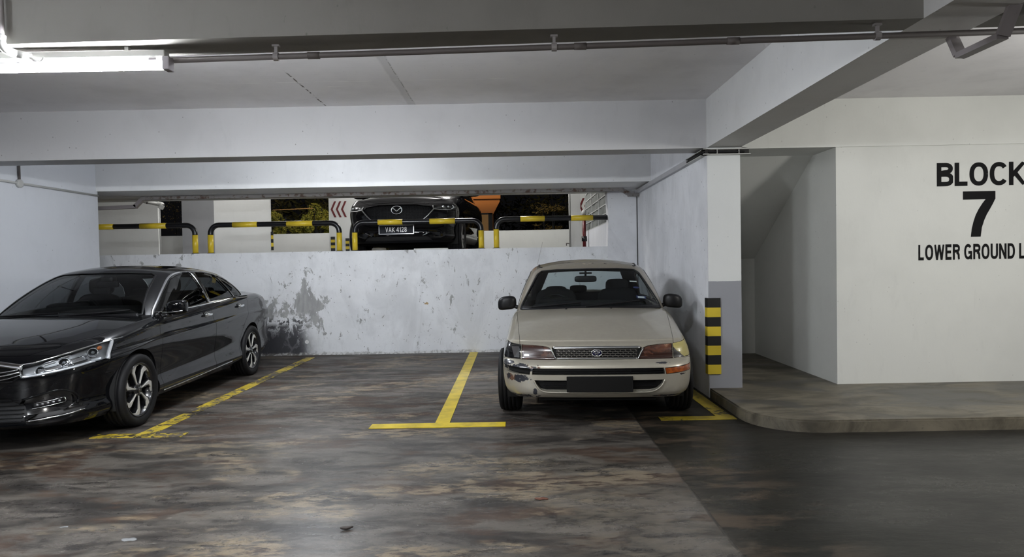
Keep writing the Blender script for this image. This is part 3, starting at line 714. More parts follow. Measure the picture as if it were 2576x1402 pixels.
# red fire pipe on deck
rp = thing('fire_pipe', 'dark red fire pipe with valve beside the louvred screen', 'pipe', (px(1471, 14.0), 14.0, 1.58))
link('pipe', tube([(0, 0, 0), (0, 0, pz(1470, 540, 14.0) - 1.58)], 0.035, 12), M['redpaint'], rp, True)
link('valve', xform(lathe([(0, -.05), (.055, -.05), (.055, .05), (0, .05)], 12, 'z'), Matrix.Translation((0, 0, 0.31))), M['black'], rp, True)
link('valve_cap', sellip((0, -0.01, pz(1470, 535, 14.0) - 1.58), (0.05, 0.05, 0.06), 1, 1, 12, 8), M['pvc'], rp, True)
# pipe beside slim column
sp_ = thing('white_downpipe', 'thin white pipe with tap left of the slim white column', 'pipe', (px(1435, 14.7), 14.7, 1.58))
link('pipe', tube([(0, 0, 0), (0, 0, 2.9)], 0.022, 10), M['pvc'], sp_, True)
link('tap', merge(tube([(0, 0, 0.24), (-0.08, -0.02, 0.24)], 0.012, 8), box(-0.09, -0.07, -0.03, -0.01, 0.19, 0.25)), M['conduit_dk'], sp_)

# orange building outside with flared capital ------------------------------------------------
ob = thing('orange_building', 'orange lit building with flared top seen behind the crossover', 'building', (px(1215, 22), 22, 1.0))
X = lambda p: px(p, 22) - px(1215, 22)
Z = lambda y: pz(1215, y, 22) - 1.0
link('wall', prism([(X(1120), 0.0), (X(1243), 0.0), (X(1243), Z(540)), (X(1260), Z(508)), (X(1260), Z(440)), (X(1120), Z(440))], 'y', 0, 1.5), M['orange'], ob)
link('cornice', box(X(1120), X(1262), -0.12, 0, Z(502), Z(470)), M['orange'], ob)
link('board', box(X(1204), X(1231), -0.1, -0.02, 0.0, Z(541)), M['orange_lt'], ob)
link('door_frame', merge(box(X(1231), X(1241), -0.12, -0.0, 0.0, Z(538)), box(X(1200), X(1241), -0.12, -0.0, Z(541), Z(537))), M['dark'], ob)

# vegetation outside ---------------------------------------------------------------------------
def leaf_mat(name, c1, c2):
    g = NG(name); n = g.noise(g.pos(), 6, 3); g.set(color=g.mix(g.rng(n, .35, .65), c1, c2), rough=0.45); return g.m
LM = leaf_mat('shrub_leaves', (0.16, 0.17, 0.025), (0.42, 0.36, 0.05)); LM2 = leaf_mat('reed_leaves', (0.20, 0.13, 0.03), (0.35, 0.24, 0.07))
LM3 = leaf_mat('dark_leaves', (0.012, 0.016, 0.008), (0.03, 0.03, 0.014))
def shrub(name, label, c, r, n, size, mat, seed, long=1.6, shell=True):
    rr = random.Random(seed); t = thing(name, label, 'shrub', (c[0], c[1], 1.0)); base = c[2] - r[2] - 1.0
    verts = []; faces = []
    blobs = [(Vector((rr.uniform(-.6, .6) * r[0], rr.uniform(-.5, .5) * r[1], rr.uniform(-.6, .7) * r[2])), rr.uniform(.25, .5)) for _ in range(9)]
    for _ in range(n):
        bc, br = rr.choice(blobs)
        d = Vector((rr.gauss(0, 1), rr.gauss(0, 1), rr.gauss(0, 1))).normalized()
        p = bc + Vector((d.x * r[0] * br, d.y * r[1] * br, d.z * r[2] * br)) * (rr.uniform(.75, 1) if shell else rr.uniform(0, 1)) + Vector((0, 0, r[2]))
        a = Vector((rr.gauss(0, 1), rr.gauss(0, 1), rr.gauss(0, .6))).normalized(); b = a.orthogonal().normalized()
        s = size * rr.uniform(.6, 1.3); i = len(verts)
        verts += [p - a * s * long, p + b * s * .45 , p + a * s * long, p - b * s * .45 ]; faces.append((i, i + 1, i + 2, i + 3))
    verts = [v + Vector((0, 0, base)) for v in verts]
    me = bpy.data.meshes.new('foliage'); me.from_pydata(verts, [], faces); link('foliage', me, mat, t)
    st_ = bmesh.new()
    for _ in range(7):
        x, y = rr.uniform(-.5, .5) * r[0], rr.uniform(-.4, .4) * r[1]
        sweep(st_, [(x * .3, y * .3, 0), (x * .7, y * .7, base + r[2] * .8), (x, y, base + r[2] * 1.6)], circ(0.012, 5))
    link('stem', st_, M['dark'], t)
D = 19.0
shrub('leafy_shrub', 'yellow-green lit shrub beyond the parapet, left of two', (px(708, D), D, pz(708, 575, D)), (0.33, 0.5, 0.52), 2600, 0.026, LM, 1)
shrub('leafy_shrub', 'taller yellow-green lit shrub next to the column with red arrows', (px(800, D), D, pz(800, 560, D)), (0.42, 0.5, 0.66), 4200, 0.026, LM, 2)
shrub('leafy_shrub', 'dim low shrub between the two lit shrubs', (px(750, D), D + .3, pz(750, 592, D)), (0.5, 0.5, 0.40), 1500, 0.026, LM, 3)
shrub('reed_clump', 'dim orange-lit reeds beyond the right parapet', (px(1385, D), D + .6, pz(1385, 525, D)), (0.55, 0.5, 0.22), 300, 0.022, LM2, 4, 2.6)
shrub('reed_clump', 'dim reeds low behind the right parapet', (px(1390, D), D + 2.6, pz(1390, 575, D)), (0.6, 0.5, 0.25), 160, 0.04, LM2, 5, 3.0)
shrub('dark_tree', 'dark tree with small light glints beyond the left gap', (px(432, D), D + .6, pz(432, 545, D)), (0.6, 0.5, 0.9), 420, 0.018, LM2, 6, 1.2)
shrub('dark_hedge', 'dark hedge mass beyond the upper deck', (-5.2, 26.0, 3.2), (5.5, 0.8, 2.6), 6000, 0.10, LM3, 7)
shrub('dark_hedge', 'dark hedge mass beyond the right parapet', (3.0, 28.5, 3.2), (4.5, 0.8, 2.6), 4000, 0.10, LM3, 8)
bgw = thing('overhead_wire', 'thin cable strung across the dark gap above the shrubs', 'wire', (px(690, 18.5), 18.5, pz(690, 529, 18.5)))
link('wire', tube([(0, 0, 0), (px(790, 18.5) - px(690, 18.5), 0, 0.03)], 0.012, 6), M['orange_lt'], bgw)
struct('ground_outside', box(-20, 12, 17.15, 40, 0.8, 1.0), simple('night_soil', (0.02, 0.018, 0.014), 0.9), 'dark ground outside')

# small things on the floor and wall top ------------------------------------------------------
def fx(x, y):   # floor point seen at pixel
    h = 662 - (x - 1293) * 0.018; d = CAM_Z * FPX / (y - h); return px(x, d), d
x, y = fx(856, 1340)
lf = bmesh.new()
me = sellip((0, 0, 0.008), (0.035, 0.014, 0.008), 0.8, 0.9, 16, 8, lambda p: Vector((p.x, p.y * (1 - 8 * abs(p.x)) + p.x * .2, p.z + 0.12 * abs(p.x))))
leaf = tag(link('dead_leaf', me, simple('dead_leaf', (0.045, 0.035, 0.03), 0.6), None, True, (x, y, 0.002)), 'small curled dead leaf lying on the bright patch of floor', 'leaf')
x, y = fx(1352, 1261)
tag(link('clay_scrap', sellip((0, 0, 0.003), (0.042, 0.020, 0.004), 0.8, 0.9, 14, 6, lambda p: Vector((p.x, p.y + 0.006 * math.sin(p.x * 140), p.z))), simple('reddish_scrap', (0.12, 0.045, 0.025), 0.7), None, True, (x, y, 0.001)), 'flat reddish brown scrap on the floor in the middle foreground', 'debris')
for i, (a, b, s, lab) in enumerate(((302, 1366, 0.045, 'pale grey paint flake on the floor at the lower left, the larger one'), (138, 1334, 0.022, 'small pale paint flake on the floor at the lower left edge'))):
    x, y = fx(a, b)
    tag(link('paint_flake', sellip((0, 0, 0.001), (s, s * .5, 0.002), 0.8, 0.9, 14, 6, lambda p: Vector((p.x, p.y + 0.006 * math.sin(p.x * 120 + i), p.z))), simple('pale_flake', (0.17, 0.175, 0.18), 0.6), None, True, (x, y, 0.0005)), lab, 'debris')
x0 = px(935, 11.0); x1 = px(972, 11.0)
tag(link('concrete_lump', sellip((0, 0, 0.018), ((x1 - x0) / 2, 0.07, 0.028), 0.6, 0.7, 16, 8), M['kerb'], None, True, ((x0 + x1) / 2, 11.03, 1.66)), 'small grey lump of concrete on the low wall in front of the crossover', 'debris')
x0 = px(1042, 11.0); x1 = px(1127, 11.0)
tag(link('flat_board', box(-(x1 - x0) / 2, (x1 - x0) / 2, -.06, .06, 0, 0.022, .004), M['pvc'], None, False, ((x0 + x1) / 2, 11.05, 1.66)), 'flat pale strip lying on the low wall under the crossover', 'debris')
# ------------------------------------------------------------------ car body toolkit
def pchip(pts):
    xs = np.array([p[0] for p in pts], float); ys = np.array([p[1] for p in pts], float); h = np.diff(xs); d = np.diff(ys) / h; n = len(xs); m = np.zeros(n)
    for i in range(1, n - 1):
        if d[i - 1] * d[i] > 0:
            w1 = 2 * h[i] + h[i - 1]; w2 = h[i] + 2 * h[i - 1]; m[i] = (w1 + w2) / (w1 / d[i - 1] + w2 / d[i])
    m[0] = d[0]; m[-1] = d[-1]
    def f(x):
        x = min(max(x, xs[0]), xs[-1]); i = min(int(np.searchsorted(xs, x, side='right')) - 1, n - 2); i = max(i, 0)
        t = (x - xs[i]) / h[i]; t2 = t * t; t3 = t2 * t
        return float((2 * t3 - 3 * t2 + 1) * ys[i] + (t3 - 2 * t2 + t) * h[i] * m[i] + (-2 * t3 + 3 * t2) * ys[i + 1] + (t3 - t2) * h[i] * m[i + 1])
    return f
def plan_curve(ctrl, n):
    """half outline front centre -> rear centre through ctrl (x,y), n samples; each sample also carries its control parameter"""
    P = [Vector((a, b, 0)) for a, b in ctrl]
    P = [Vector((-P[1].x, P[1].y, 0))] + P + [Vector((-P[-2].x, P[-2].y, 0))]
    out = []
    for i in range(1, len(P) - 2):
        p0, p1, p2, p3 = P[i - 1:i + 3]
        # centripetal catmull-rom
        t0 = 0; t1 = t0 + max((p1 - p0).length, 1e-4) ** .5; t2 = t1 + max((p2 - p1).length, 1e-4) ** .5; t3 = t2 + max((p3 - p2).length, 1e-4) ** .5
        for k in range(24):
            t = t1 + (t2 - t1) * k / 24
            A1 = p0 * ((t1 - t) / (t1 - t0)) + p1 * ((t - t0) / (t1 - t0)); A2 = p1 * ((t2 - t) / (t2 - t1)) + p2 * ((t - t1) / (t2 - t1)); A3 = p2 * ((t3 - t) / (t3 - t2)) + p3 * ((t - t2) / (t3 - t2))
            B1 = A1 * ((t2 - t) / (t2 - t0)) + A2 * ((t - t0) / (t2 - t0)); B2 = A2 * ((t3 - t) / (t3 - t1)) + A3 * ((t - t1) / (t3 - t1))
            out.append((B1 * ((t2 - t) / (t2 - t1)) + B2 * ((t - t1) / (t2 - t1)), i - 1 + k / 24))
    out.append((P[-2], len(ctrl) - 1))
    return out
def resample(curve, params):
    res = []
    ks = [c[1] for c in curve]; j = 0
    for u in params:
        while j < len(ks) - 2 and ks[j + 1] < u: j += 1
        a, b = curve[j], curve[j + 1]; t = 0 if b[1] == a[1] else min(max((u - a[1]) / (b[1] - a[1]), 0), 1)
        res.append(a[0].lerp(b[0], t))
    return res
def arc_params(curve, n):
    L = [0]
    for i in range(1, len(curve)): L.append(L[-1] + (curve[i][0] - curve[i - 1][0]).length)
    out = []; j = 0
    for k in range(n):
        s = L[-1] * k / (n - 1)
        while j < len(L) - 2 and L[j + 1] < s: j += 1
        t = (s - L[j]) / max(L[j + 1] - L[j], 1e-9); out.append(curve[j][1] + (curve[j + 1][1] - curve[j][1]) * min(t, 1))
    return out

def rings_to_bm(rings, cap_center=True):
    """rings: list of half rings (x>=0) of Vector; mirrored into closed loops"""
    bm = bmesh.new(); V = []; n = len(rings[0])
    for R in rings:
        row = [bm.verts.new(p) for p in R]
        row += [bm.verts.new((-R[i].x, R[i].y, R[i].z)) for i in range(n - 2, 0, -1)]
        V.append(row)
    m = len(V[0])
    for j in range(len(V) - 1):
        for i in range(m):
            try: bm.faces.new((V[j][i], V[j][(i + 1) % m], V[j + 1][(i + 1) % m], V[j + 1][i]))
            except ValueError: pass
    bmesh.ops.remove_doubles(bm, verts=bm.verts, dist=2e-5)
    bmesh.ops.dissolve_degenerate(bm, dist=1e-6, edges=bm.edges)
    bm.normal_update(); return bm

def build_tub(c):
    n = c.get('n', 170); curve = plan_curve(c['plan'], n); prm = arc_params(curve, n); P = resample(curve, prm)
    P[0].x = 0; P[-1].x = 0
    N = []
    for i in range(n):
        a = P[max(i - 1, 0)]; b = P[min(i + 1, n - 1)]; t = (b - a)
        if i == 0: nn = Vector((0, -1, 0))
        elif i == n - 1: nn = Vector((0, 1, 0))
        else: nn = Vector((t.y, -t.x, 0)).normalized()
        N.append(nn)
    S = pchip(c['S']); H = pchip(c['H']); ZB = pchip(c['zb'])
    Os = c['side_off']; Of = pchip(c['front_off']); Or = pchip(c['rear_off'])
    ylen = c['L']; rings = []
    vs = [0, .03, .07, .11, .16, .21, .26, .31, .36, .41, .46, .51, .56, .61, .66, .70, .74, .78, .82, .85, .88, .91, .935, .955, .97, .982, .992, 1.0]
    extra = c.get('extra_v', []); vs = sorted(set(vs + extra))
    W1 = max(p.x for p in P) - Os(1.0, 2.0); pw = c.get('crown_p', 2.2); crs = c.get('crease')
    def Zc(x, y):
        z = S(y) + (H(y) - S(y)) * (1 - min(1.0, abs(x) / W1) ** pw)
        return z + (crs(x, y) if crs else 0.0)
    tops = []
    for p, nn in zip(P, N):
        wf = max(0.0, -nn.y); wr = max(0.0, nn.y); zz = S(p.y)
        x = p.x - nn.x * Os(1.0, p.y) - nn.x * (wf ** 2) * Of(zz) * c.get('corner', 0.6); y = p.y + wf * Of(zz) - wr * Or(zz)
        tops.append(Zc(x, y))
    for v in vs:
        R = []
        for p, nn, s in zip(P, N, tops):
            zb = ZB(p.y); z = zb + v * (s - zb)
            wf = max(0.0, -nn.y); wr = max(0.0, nn.y); os_ = Os(v, p.y)
            x = p.x - nn.x * os_ - nn.x * (wf ** 2) * Of(z) * c.get('corner', 0.6)
            y = p.y + wf * Of(z) - wr * Or(z)
            R.append(Vector((max(x, 0) if p.x > 1e-6 else 0, y, z)))
        rings.append(R)
    last = rings[-1]; yA, yB = c['spine']
    for r in (.985, .96, .92, .87, .81, .74, .66, .57, .48, .38, .28, .18, .09, 0.0):
        R = []
        for q in last:
            ys = min(max(q.y, yA), yB); y = ys + (q.y - ys) * r; x = q.x * r
            zc = Zc(x, y); k = max(0.0, (r - .9) / .1); dz = q.z - Zc(q.x, q.y)
            R.append(Vector((x, y, zc + dz * k)))
        rings.append(R)
    return rings_to_bm(rings)

def build_cabin(c):
    n = c.get('nc', 150); cb = plan_curve(c['cab_base'], n); prm = arc_params(cb, n); B = resample(cb, prm)
    ct = plan_curve(c['cab_top'], n); T = resample(ct, prm); zb = pchip([(i, z) for i, z in enumerate(c['cab_base_z'])]); zt = pchip([(i, z) for i, z in enumerate(c['cab_top_z'])])
    rings = []; bul = c.get('bulge', 0.025); k = len(c['cab_base']) - 1
    def pt(i, v):
        b = Vector((B[i].x, B[i].y, zb(prm[i]))); t = Vector((T[i].x, T[i].y, zt(prm[i]))); p = b.lerp(t, v)
        a = B[max(i - 1, 0)]; d = B[min(i + 1, n - 1)]; tt = d - a
        nn = Vector((tt.y, -tt.x, 0)); nn = nn.normalized() if nn.length > 1e-6 else Vector((0, -1 if i < n / 2 else 1, 0))
        if i == 0: nn = Vector((0, -1, 0))
        if i == n - 1: nn = Vector((0, 1, 0))
        p += nn * bul * 4 * v * (1 - v) + Vector((0, 0, bul * 1.2 * 4 * v * (1 - v) * abs(nn.y)))
        if i in (0, n - 1): p.x = 0
        return p
    v1 = 0.90
    for v in np.linspace(0, v1, 15): rings.append([pt(i, v) for i in range(n)])
    yA = min(t.y for t in T) + .35; yB = max(t.y for t in T) - .35; crown = c['crown']; r1 = 0.88
    def cap(i, r):
        t = T[i]; z0 = zt(prm[i]); ys = min(max(t.y, yA), yB); y = ys + (t.y - ys) * r; return Vector((t.x * r, y, z0 + (crown + c['roofz'](y)) * (1 - r ** 2.4)))
    for s in (.2, .4, .6, .8, 1.0):
        R = []
        for i in range(n):
            a = pt(i, v1); b = cap(i, 1.0); d = cap(i, r1); R.append(a * (1 - s) ** 2 + b * 2 * s * (1 - s) + d * s * s)
        rings.append(R)
    for r in (.8, .7, .58, .45, .3, .15, 0): rings.append([cap(i, r) for i in range(n)])
    for R in rings: R[0].x = 0; R[-1].x = 0
    return rings_to_bm(rings)

AX = {'xz': (0, 2), 'yz': (1, 2), 'xy': (0, 1)}
class Skin:
    """a smooth surface cut into panels along outlines drawn in a projection plane"""
    def __init__(s, bm):
        s.bm = bm; bm.normal_update()
        bmesh.ops.recalc_face_normals(bm, faces=bm.faces)
        # make sure normals point outwards
        s.ref = bm.copy(); s.ref.normal_update(); s.ref.faces.ensure_lookup_table(); s.bvh = BVHTree.FromBMesh(s.ref)
        s.layer = bm.faces.layers.int.new('tag'); s.n = 0
    def normal_at(s, co):
        loc, no, idx, d = s.bvh.find_nearest(co)
        f = s.ref.faces[idx]; vs = [v.co for v in f.verts]
        w = poly_3d_calc(vs, loc); n = Vector()
        for v, ww in zip(f.verts, w): n += v.normal * ww
        return n.normalized() if n.length > 1e-6 else no
    def ray(s, o, d): 
        loc, no, idx, dist = s.bvh.ray_cast(Vector(o), Vector(d)); return loc
    def cut(s, plane, poly, cond=None):
        a, b = AX[plane]; bm = s.bm; s.n += 1; t = s.n; L = s.layer
        poly = [Vector((p[0], p[1])) for p in poly]; m = len(poly)
        lo = (min(p.x for p in poly) - .002, min(p.y for p in poly) - .002); hi = (max(p.x for p in poly) + .002, max(p.y for p in poly) + .002)
        def near(f, l, h):
            xs = [v.co[a] for v in f.verts]; ys = [v.co[b] for v in f.verts]
            return max(xs) >= l[0] and min(xs) <= h[0] and max(ys) >= l[1] and min(ys) <= h[1]
        cand = [f for f in bm.faces if f[L] == 0 and near(f, lo, hi) and (cond is None or cond(f.calc_center_median(), f.normal))]
        cand = set(cand)
        for i in range(m):
            p, q = poly[i], poly[(i + 1) % m]; e = 0.0015
            l = (min(p.x, q.x) - e, min(p.y, q.y) - e); h = (max(p.x, q.x) + e, max(p.y, q.y) + e)
            fs = [f for f in cand if near(f, l, h)]
            if not fs: continue
            d = (q - p); no = [0, 0, 0]; no[a] = d.y; no[b] = -d.x; co = [0, 0, 0]; co[a] = p.x; co[b] = p.y
            if d.length < 1e-6: continue
            # keep only faces really crossed near the segment
            fs2 = []
            for f in fs:
                sd = [(v.co[a] - p.x) * d.y - (v.co[b] - p.y) * d.x for v in f.verts]
                if max(sd) > 1e-7 and min(sd) < -1e-7: fs2.append(f)
            if not fs2: continue
            es = list({ed for f in fs2 for ed in f.edges}); vs = list({v for f in fs2 for v in f.verts})
            for f in fs2: cand.discard(f)
            ret = bmesh.ops.bisect_plane(bm, geom=fs2 + es + vs, dist=1e-6, plane_co=co, plane_no=no)
            for g in ret['geom']:
                if isinstance(g, bmesh.types.BMFace) and g.is_valid and g[L] == 0: cand.add(g)
            for f in fs2:
                if f.is_valid: cand.add(f)
        def inside(x, y):
            r = False; j = m - 1
            for i in range(m):
                if (poly[i].y > y) != (poly[j].y > y) and x < (poly[j].x - poly[i].x) * (y - poly[i].y) / (poly[j].y - poly[i].y) + poly[i].x: r = not r
                j = i
            return r
        for f in cand:
            if f.is_valid:
                c = f.calc_center_median()
                if inside(c[a], c[b]): f[L] = t
        return t
    def rest(s, cond):
        s.n += 1
        for f in s.bm.faces:
            if f[s.layer] == 0 and cond(f.calc_center_median(), f.normal): f[s.layer] = s.n
        return s.n
    def faces(s, tags):
        tags = set(tags) if isinstance(tags, (list, tuple, set)) else {tags}
        return [f for f in s.bm.faces if f[s.layer] in tags]
    def panel(s, name, tags, mat, parent, gap=0.0018, flange=0.014, sink=None, lift=0.0, side_mat=None):
        fs = s.faces(tags)
        if not fs: print('EMPTY PANEL', name); return None
        vid = {}; co = []; no = []; faces = []
        for f in fs:
            ids = []
            for v in f.verts:
                if v.index not in vid:
                    vid[v.index] = len(co); n = s.normal_at(v.co)
                    co.append(v.co.copy()); no.append(n)
                ids.append(vid[v.index])
            faces.append(ids)
        # boundary edges
        cnt = {}
        for k, ids in enumerate(faces):
            for i in range(len(ids)):
                e = (ids[i], ids[(i + 1) % len(ids)]); cnt.setdefault(tuple(sorted(e)), []).append((e, k))
        border = [v[0] for v in cnt.values() if len(v) == 1]
        # orientation check
        flip = False
        f0 = faces[len(faces) // 2]; fn = (co[f0[1]] - co[f0[0]]).cross(co[f0[2]] - co[f0[1]])
        push = {}
        for (a, b), k in border:
            mid = Vector()
            for i in faces[k]: mid += co[i]
            mid /= len(faces[k]); e = (co[b] - co[a])
            if e.length < 1e-7: continue
            d = no[a].cross(e.normalized()); 
            if d.dot(mid - co[a]) < 0: d = -d
            for q in (a, b): push[q] = push.get(q, Vector()) + d * e.length
        orig = list(co)
        for q, d in push.items():
            if d.length > 1e-9: co[q] = co[q] + d.normalized() * gap
        if lift: co = [c_ + n_ * lift for c_, n_ in zip(co, no)]
        if sink is not None: co = [c_ + Vector(sink) for c_ in co]
        nv = list(no); F = list(faces); mats = [0] * len(faces)
        if flange:
            m2 = {}
            for (a, b), k in border:
                for q in (a, b):
                    if q not in m2:
                        d = push.get(q, Vector()); d = -d.normalized() if d.length > 1e-9 else Vector((0, 0, 1))
                        i0 = len(co); co.append(co[q].copy()); nv.append(d); co.append(co[q] - no[q] * flange + (Vector((0,0,0)))); nv.append(d); m2[q] = i0
                F.append([m2[b], m2[a], m2[a] + 1, m2[b] + 1]); mats.append(1 if side_mat else 0)
        me = bpy.data.meshes.new(name); me.from_pydata([tuple(c_) for c_ in co], [], F)
        me.materials.append(mat)
        if side_mat: me.materials.append(side_mat)
        me.polygons.foreach_set('material_index', mats)
        me.polygons.foreach_set('use_smooth', [True] * len(F))
        me.normals_split_custom_set_from_vertices([tuple(x) for x in nv])
        return link(name, me, None, parent)
    def liner(s, name, skip, mat, parent, off=0.02, cond=None):
        fs = [f for f in s.bm.faces if f[s.layer] not in skip and (cond is None or cond(f.calc_center_median(), f.normal))]
        vid = {}; co = []; F = []
        for f in fs:
            ids = []
            for v in f.verts:
                if v.index not in vid: vid[v.index] = len(co); co.append(v.co - s.normal_at(v.co) * off)
                ids.append(vid[v.index])
            F.append(ids)
        me = bpy.data.meshes.new(name); me.from_pydata([tuple(c_) for c_ in co], [], F); me.materials.append(mat)
        for p in me.polygons: p.use_smooth = True
        return link(name, me, None, parent)
    def done(s): s.bm.verts.index_update(); s.bm.verts.ensure_lookup_table()

def mir(poly): return [(-x, y) for x, y in reversed(poly)]
def dens(poly, step=0.02, closed=False):
    out = []; m = len(poly)
    for i in range(m if closed else m - 1):
        p = Vector(poly[i]); q = Vector(poly[(i + 1) % m]); k = max(1, int((q - p).length / step))
        for j in range(k): out.append(tuple(p.lerp(q, j / k)))
    if not closed: out.append(tuple(poly[-1]))
    return out
def smooth2(poly, n=5, closed=False):
    P = [Vector((p[0], p[1], 0)) for p in poly]
    if closed:
        P2 = [P[-1]] + P + [P[0], P[1]]; s = spline(P2, n); s = s[n:-n]; return [(p.x, p.y) for p in s[:-1]] 
    return [(p.x, p.y) for p in spline(P, n)]
def proj(skin, poly, view):
    """project 2-D points on the surface: view 'front' (x,z), 'side+' / 'side-' (y,z), 'top' (x,y)"""
    out = []; nos = []
    for u, v in poly:
        if view == 'front': o, d = (u, -2, v), (0, 1, 0)
        elif view == 'rear': o, d = (u, 8, v), (0, -1, 0)
        elif view == 'side+': o, d = (3, u, v), (-1, 0, 0)
        elif view == 'side-': o, d = (-3, u, v), (1, 0, 0)
        else: o, d = (u, v, 3), (0, 0, -1)
        p = skin.ray(o, d)
        if p is None: continue
        out.append(p); nos.append(skin.normal_at(p))
    return out, nos
def strip(skin, poly, view, w, h, off=0.0, step=0.02, closed=False, prof=None):
    pts, nos = proj(skin, dens(poly, step, closed), view)
    pts = [p + n * off for p, n in zip(pts, nos)]
    bm = bmesh.new()
    if len(pts) < 2: return bm
    sweep(bm, pts, prof or [(-w / 2, -h / 2), (w / 2, -h / 2), (w / 2, h * .3), (w * .3, h / 2), (-w * .3, h / 2), (-w / 2, h * .3)], ups=nos, close=closed)
    bmesh.ops.recalc_face_normals(bm, faces=bm.faces); return bm

def wheel(parent, name, x, y, R, width, rimR, spoke_fn, steer=0.0, side=1, tire=None, label=None):
    """wheel with its outer face towards side*x"""
    w = bpy.data.objects.new(name, None); COL.objects.link(w); w.parent = parent
    w.location = (x, y, R); w.rotation_euler = (0, 0, steer)
    hw = width / 2; rr = random.Random(1)
    prof = [(rimR - .012, -hw * .80), (rimR + .004, -hw * .86), (rimR + .02, -hw * .97), ((rimR + R) / 2, -hw * 1.03), (R - .028, -hw * .99), (R - .010, -hw * .90)]
    gw = 0.006; 
    for gx in (-.55, -.19, .19, .55):
        prof += [(R - .001, hw * gx - gw), (R - .008, hw * gx - gw * .6), (R - .008, hw * gx + gw * .6), (R - .001, hw * gx + gw)]
    prof += [(R - .010, hw * .90), (R - .028, hw * .99), ((rimR + R) / 2, hw * 1.03), (rimR + .02, hw * .97), (rimR + .004, hw * .86), (rimR - .012, hw * .80)]
    link('tyre', lathe(prof, 72, 'x'), tire or M['tyre'], w, True)
    s = side
    rim = [(rimR - .004, s * hw * .84), (rimR + .008, s * hw * .90), (rimR - .003, s * hw * .90), (rimR - .014, s * hw * .80), (rimR - .03, s * hw * .5), (rimR - .045, s * 0.0), (rimR - .05, -s * hw * .8), (rimR - .01, -s * hw * .84)]
    link('rim', lathe(rim, 64, 'x'), M['rim_dark'], w, True)
    link('brake_disc', lathe([(0.0, s * hw * .02), (rimR * .68, s * hw * .02), (rimR * .68, -s * hw * .1), (0.0, -s * hw * .1)], 40, 'x'), M['disc'], w)
    spoke_fn(w, rimR, hw, s)
    return w

def poly_plate(pts, s, x0, x1, bevel=0.0):
    """pts in wheel plane (y,z) extruded along x between x0 (inner) and x1 (outer)"""
    bm = prism(pts, 'x', min(x0, x1), max(x0, x1)); 
    if bevel:
        es = [e for e in bm.edges if all(abs(v.co.x - x1) < 1e-6 for v in e.verts)]
        bmesh.ops.bevel(bm, geom=es, offset=bevel, segments=2, affect='EDGES')
    return bm

def car_paint(name, color, metal=0.6, rough=0.35, coat=1.0, dust=0.0, dustc=(0.3, 0.28, 0.25), flake=True, spec=.25):
    g = NG(name); p = g.obj(); n = g.noise(p, 3.0, 5, 0.6); n2 = g.noise(p, 26, 4, 0.6)
    up = g.sep(g.n.new('ShaderNodeNewGeometry').outputs['Normal'])[2]
    f = g.mul(g.math('ADD', g.math('MULTIPLY', g.rng(n, .3, .7), .7), g.math('MULTIPLY', g.rng(n2, .4, .7), .3)), dust)
    c = g.mix(f, color, dustc)
    g.set(color=c, metal=g.math('SUBTRACT', metal, g.math('MULTIPLY', f, metal * .8)), rough=g.math('ADD', rough, g.math('MULTIPLY', f, 0.4)), coat=g.rng(f, 0, .8, coat, coat * .3), coat_rough=g.math('ADD', 0.03, g.math('MULTIPLY', f, 0.35)), spec=spec)
    return g
def glass_mat(name, tint, rough=0.0):
    g = NG(name); t = g.t
    # thin tinted pane: transparent with a mirror film, real thickness comes from the panel's edge
    tr = g.n.new('ShaderNodeBsdfTransparent'); tr.inputs[0].default_value = (*tint, 1)
    gl = g.n.new('ShaderNodeBsdfGlossy'); gl.inputs[0].default_value = (1, 1, 1, 1); gl.inputs['Roughness'].default_value = rough
    fr = g.n.new('ShaderNodeFresnel'); t.links.new(g.rng(g.n.new('ShaderNodeNewGeometry').outputs['Backfacing'], 0, 1, 1.5, 0.6667, False), fr.inputs[0]); mx = g.n.new('ShaderNodeMixShader')
    t.links.new(g.math('MULTIPLY', fr.outputs[0], 0.55), mx.inputs[0]); t.links.new(tr.outputs[0], mx.inputs[1]); t.links.new(gl.outputs[0], mx.inputs[2]); t.links.new(mx.outputs[0], g.out.inputs[0])
    return g.m
M['tyre'] = simple('tyre_rubber', (0.008, 0.008, 0.009), 0.6, spec=.25)
M['rim_dark'] = simple('rim_dark_gloss', (0.012, 0.012, 0.014), 0.25, 0.3, coat=0.6)
M['rim_face'] = simple('rim_machined_face', (0.60, 0.59, 0.55), 0.35, 0.35)
M['rim_silver'] = simple('rim_silver', (0.42, 0.42, 0.42), 0.35, 0.7)
M['disc'] = simple('brake_disc_steel', (0.18, 0.17, 0.16), 0.45, 0.8)
M['chrome'] = simple('chrome', (0.75, 0.76, 0.78), 0.10, 1.0)
M['chrome_satin'] = simple('satin_chrome', (0.50, 0.51, 0.52), 0.28, 1.0)
M['trim'] = simple('black_plastic_trim', (0.006, 0.006, 0.007), 0.42, spec=.3)
M['gloss_black'] = simple('gloss_black', (0.006, 0.006, 0.007), 0.12, 0.0, coat=0.7)
M['cabin'] = simple('cabin_lining', (0.008, 0.008, 0.009), 0.8, spec=.2)
M['seat'] = simple('seat_fabric', (0.009, 0.009, 0.010), 0.85, spec=.2)
M['headliner'] = simple('headliner', (0.06, 0.058, 0.055), 0.9)
M['glass'] = glass_mat('windscreen_glass', (0.72, 0.78, 0.78)); M['glass_dark'] = glass_mat('tinted_glass', (0.16, 0.17, 0.18)); M['glass_mid'] = glass_mat('lightly_tinted_glass', (0.45, 0.48, 0.48))
M['lens'] = glass_mat('lamp_lens', (0.88, 0.90, 0.92), 0.02)
M['lamp_chrome'] = simple('lamp_reflector', (0.82, 0.83, 0.85), 0.16, 1.0)
M['plate'] = simple('black_plate', (0.006, 0.006, 0.006), 0.4, spec=.3)
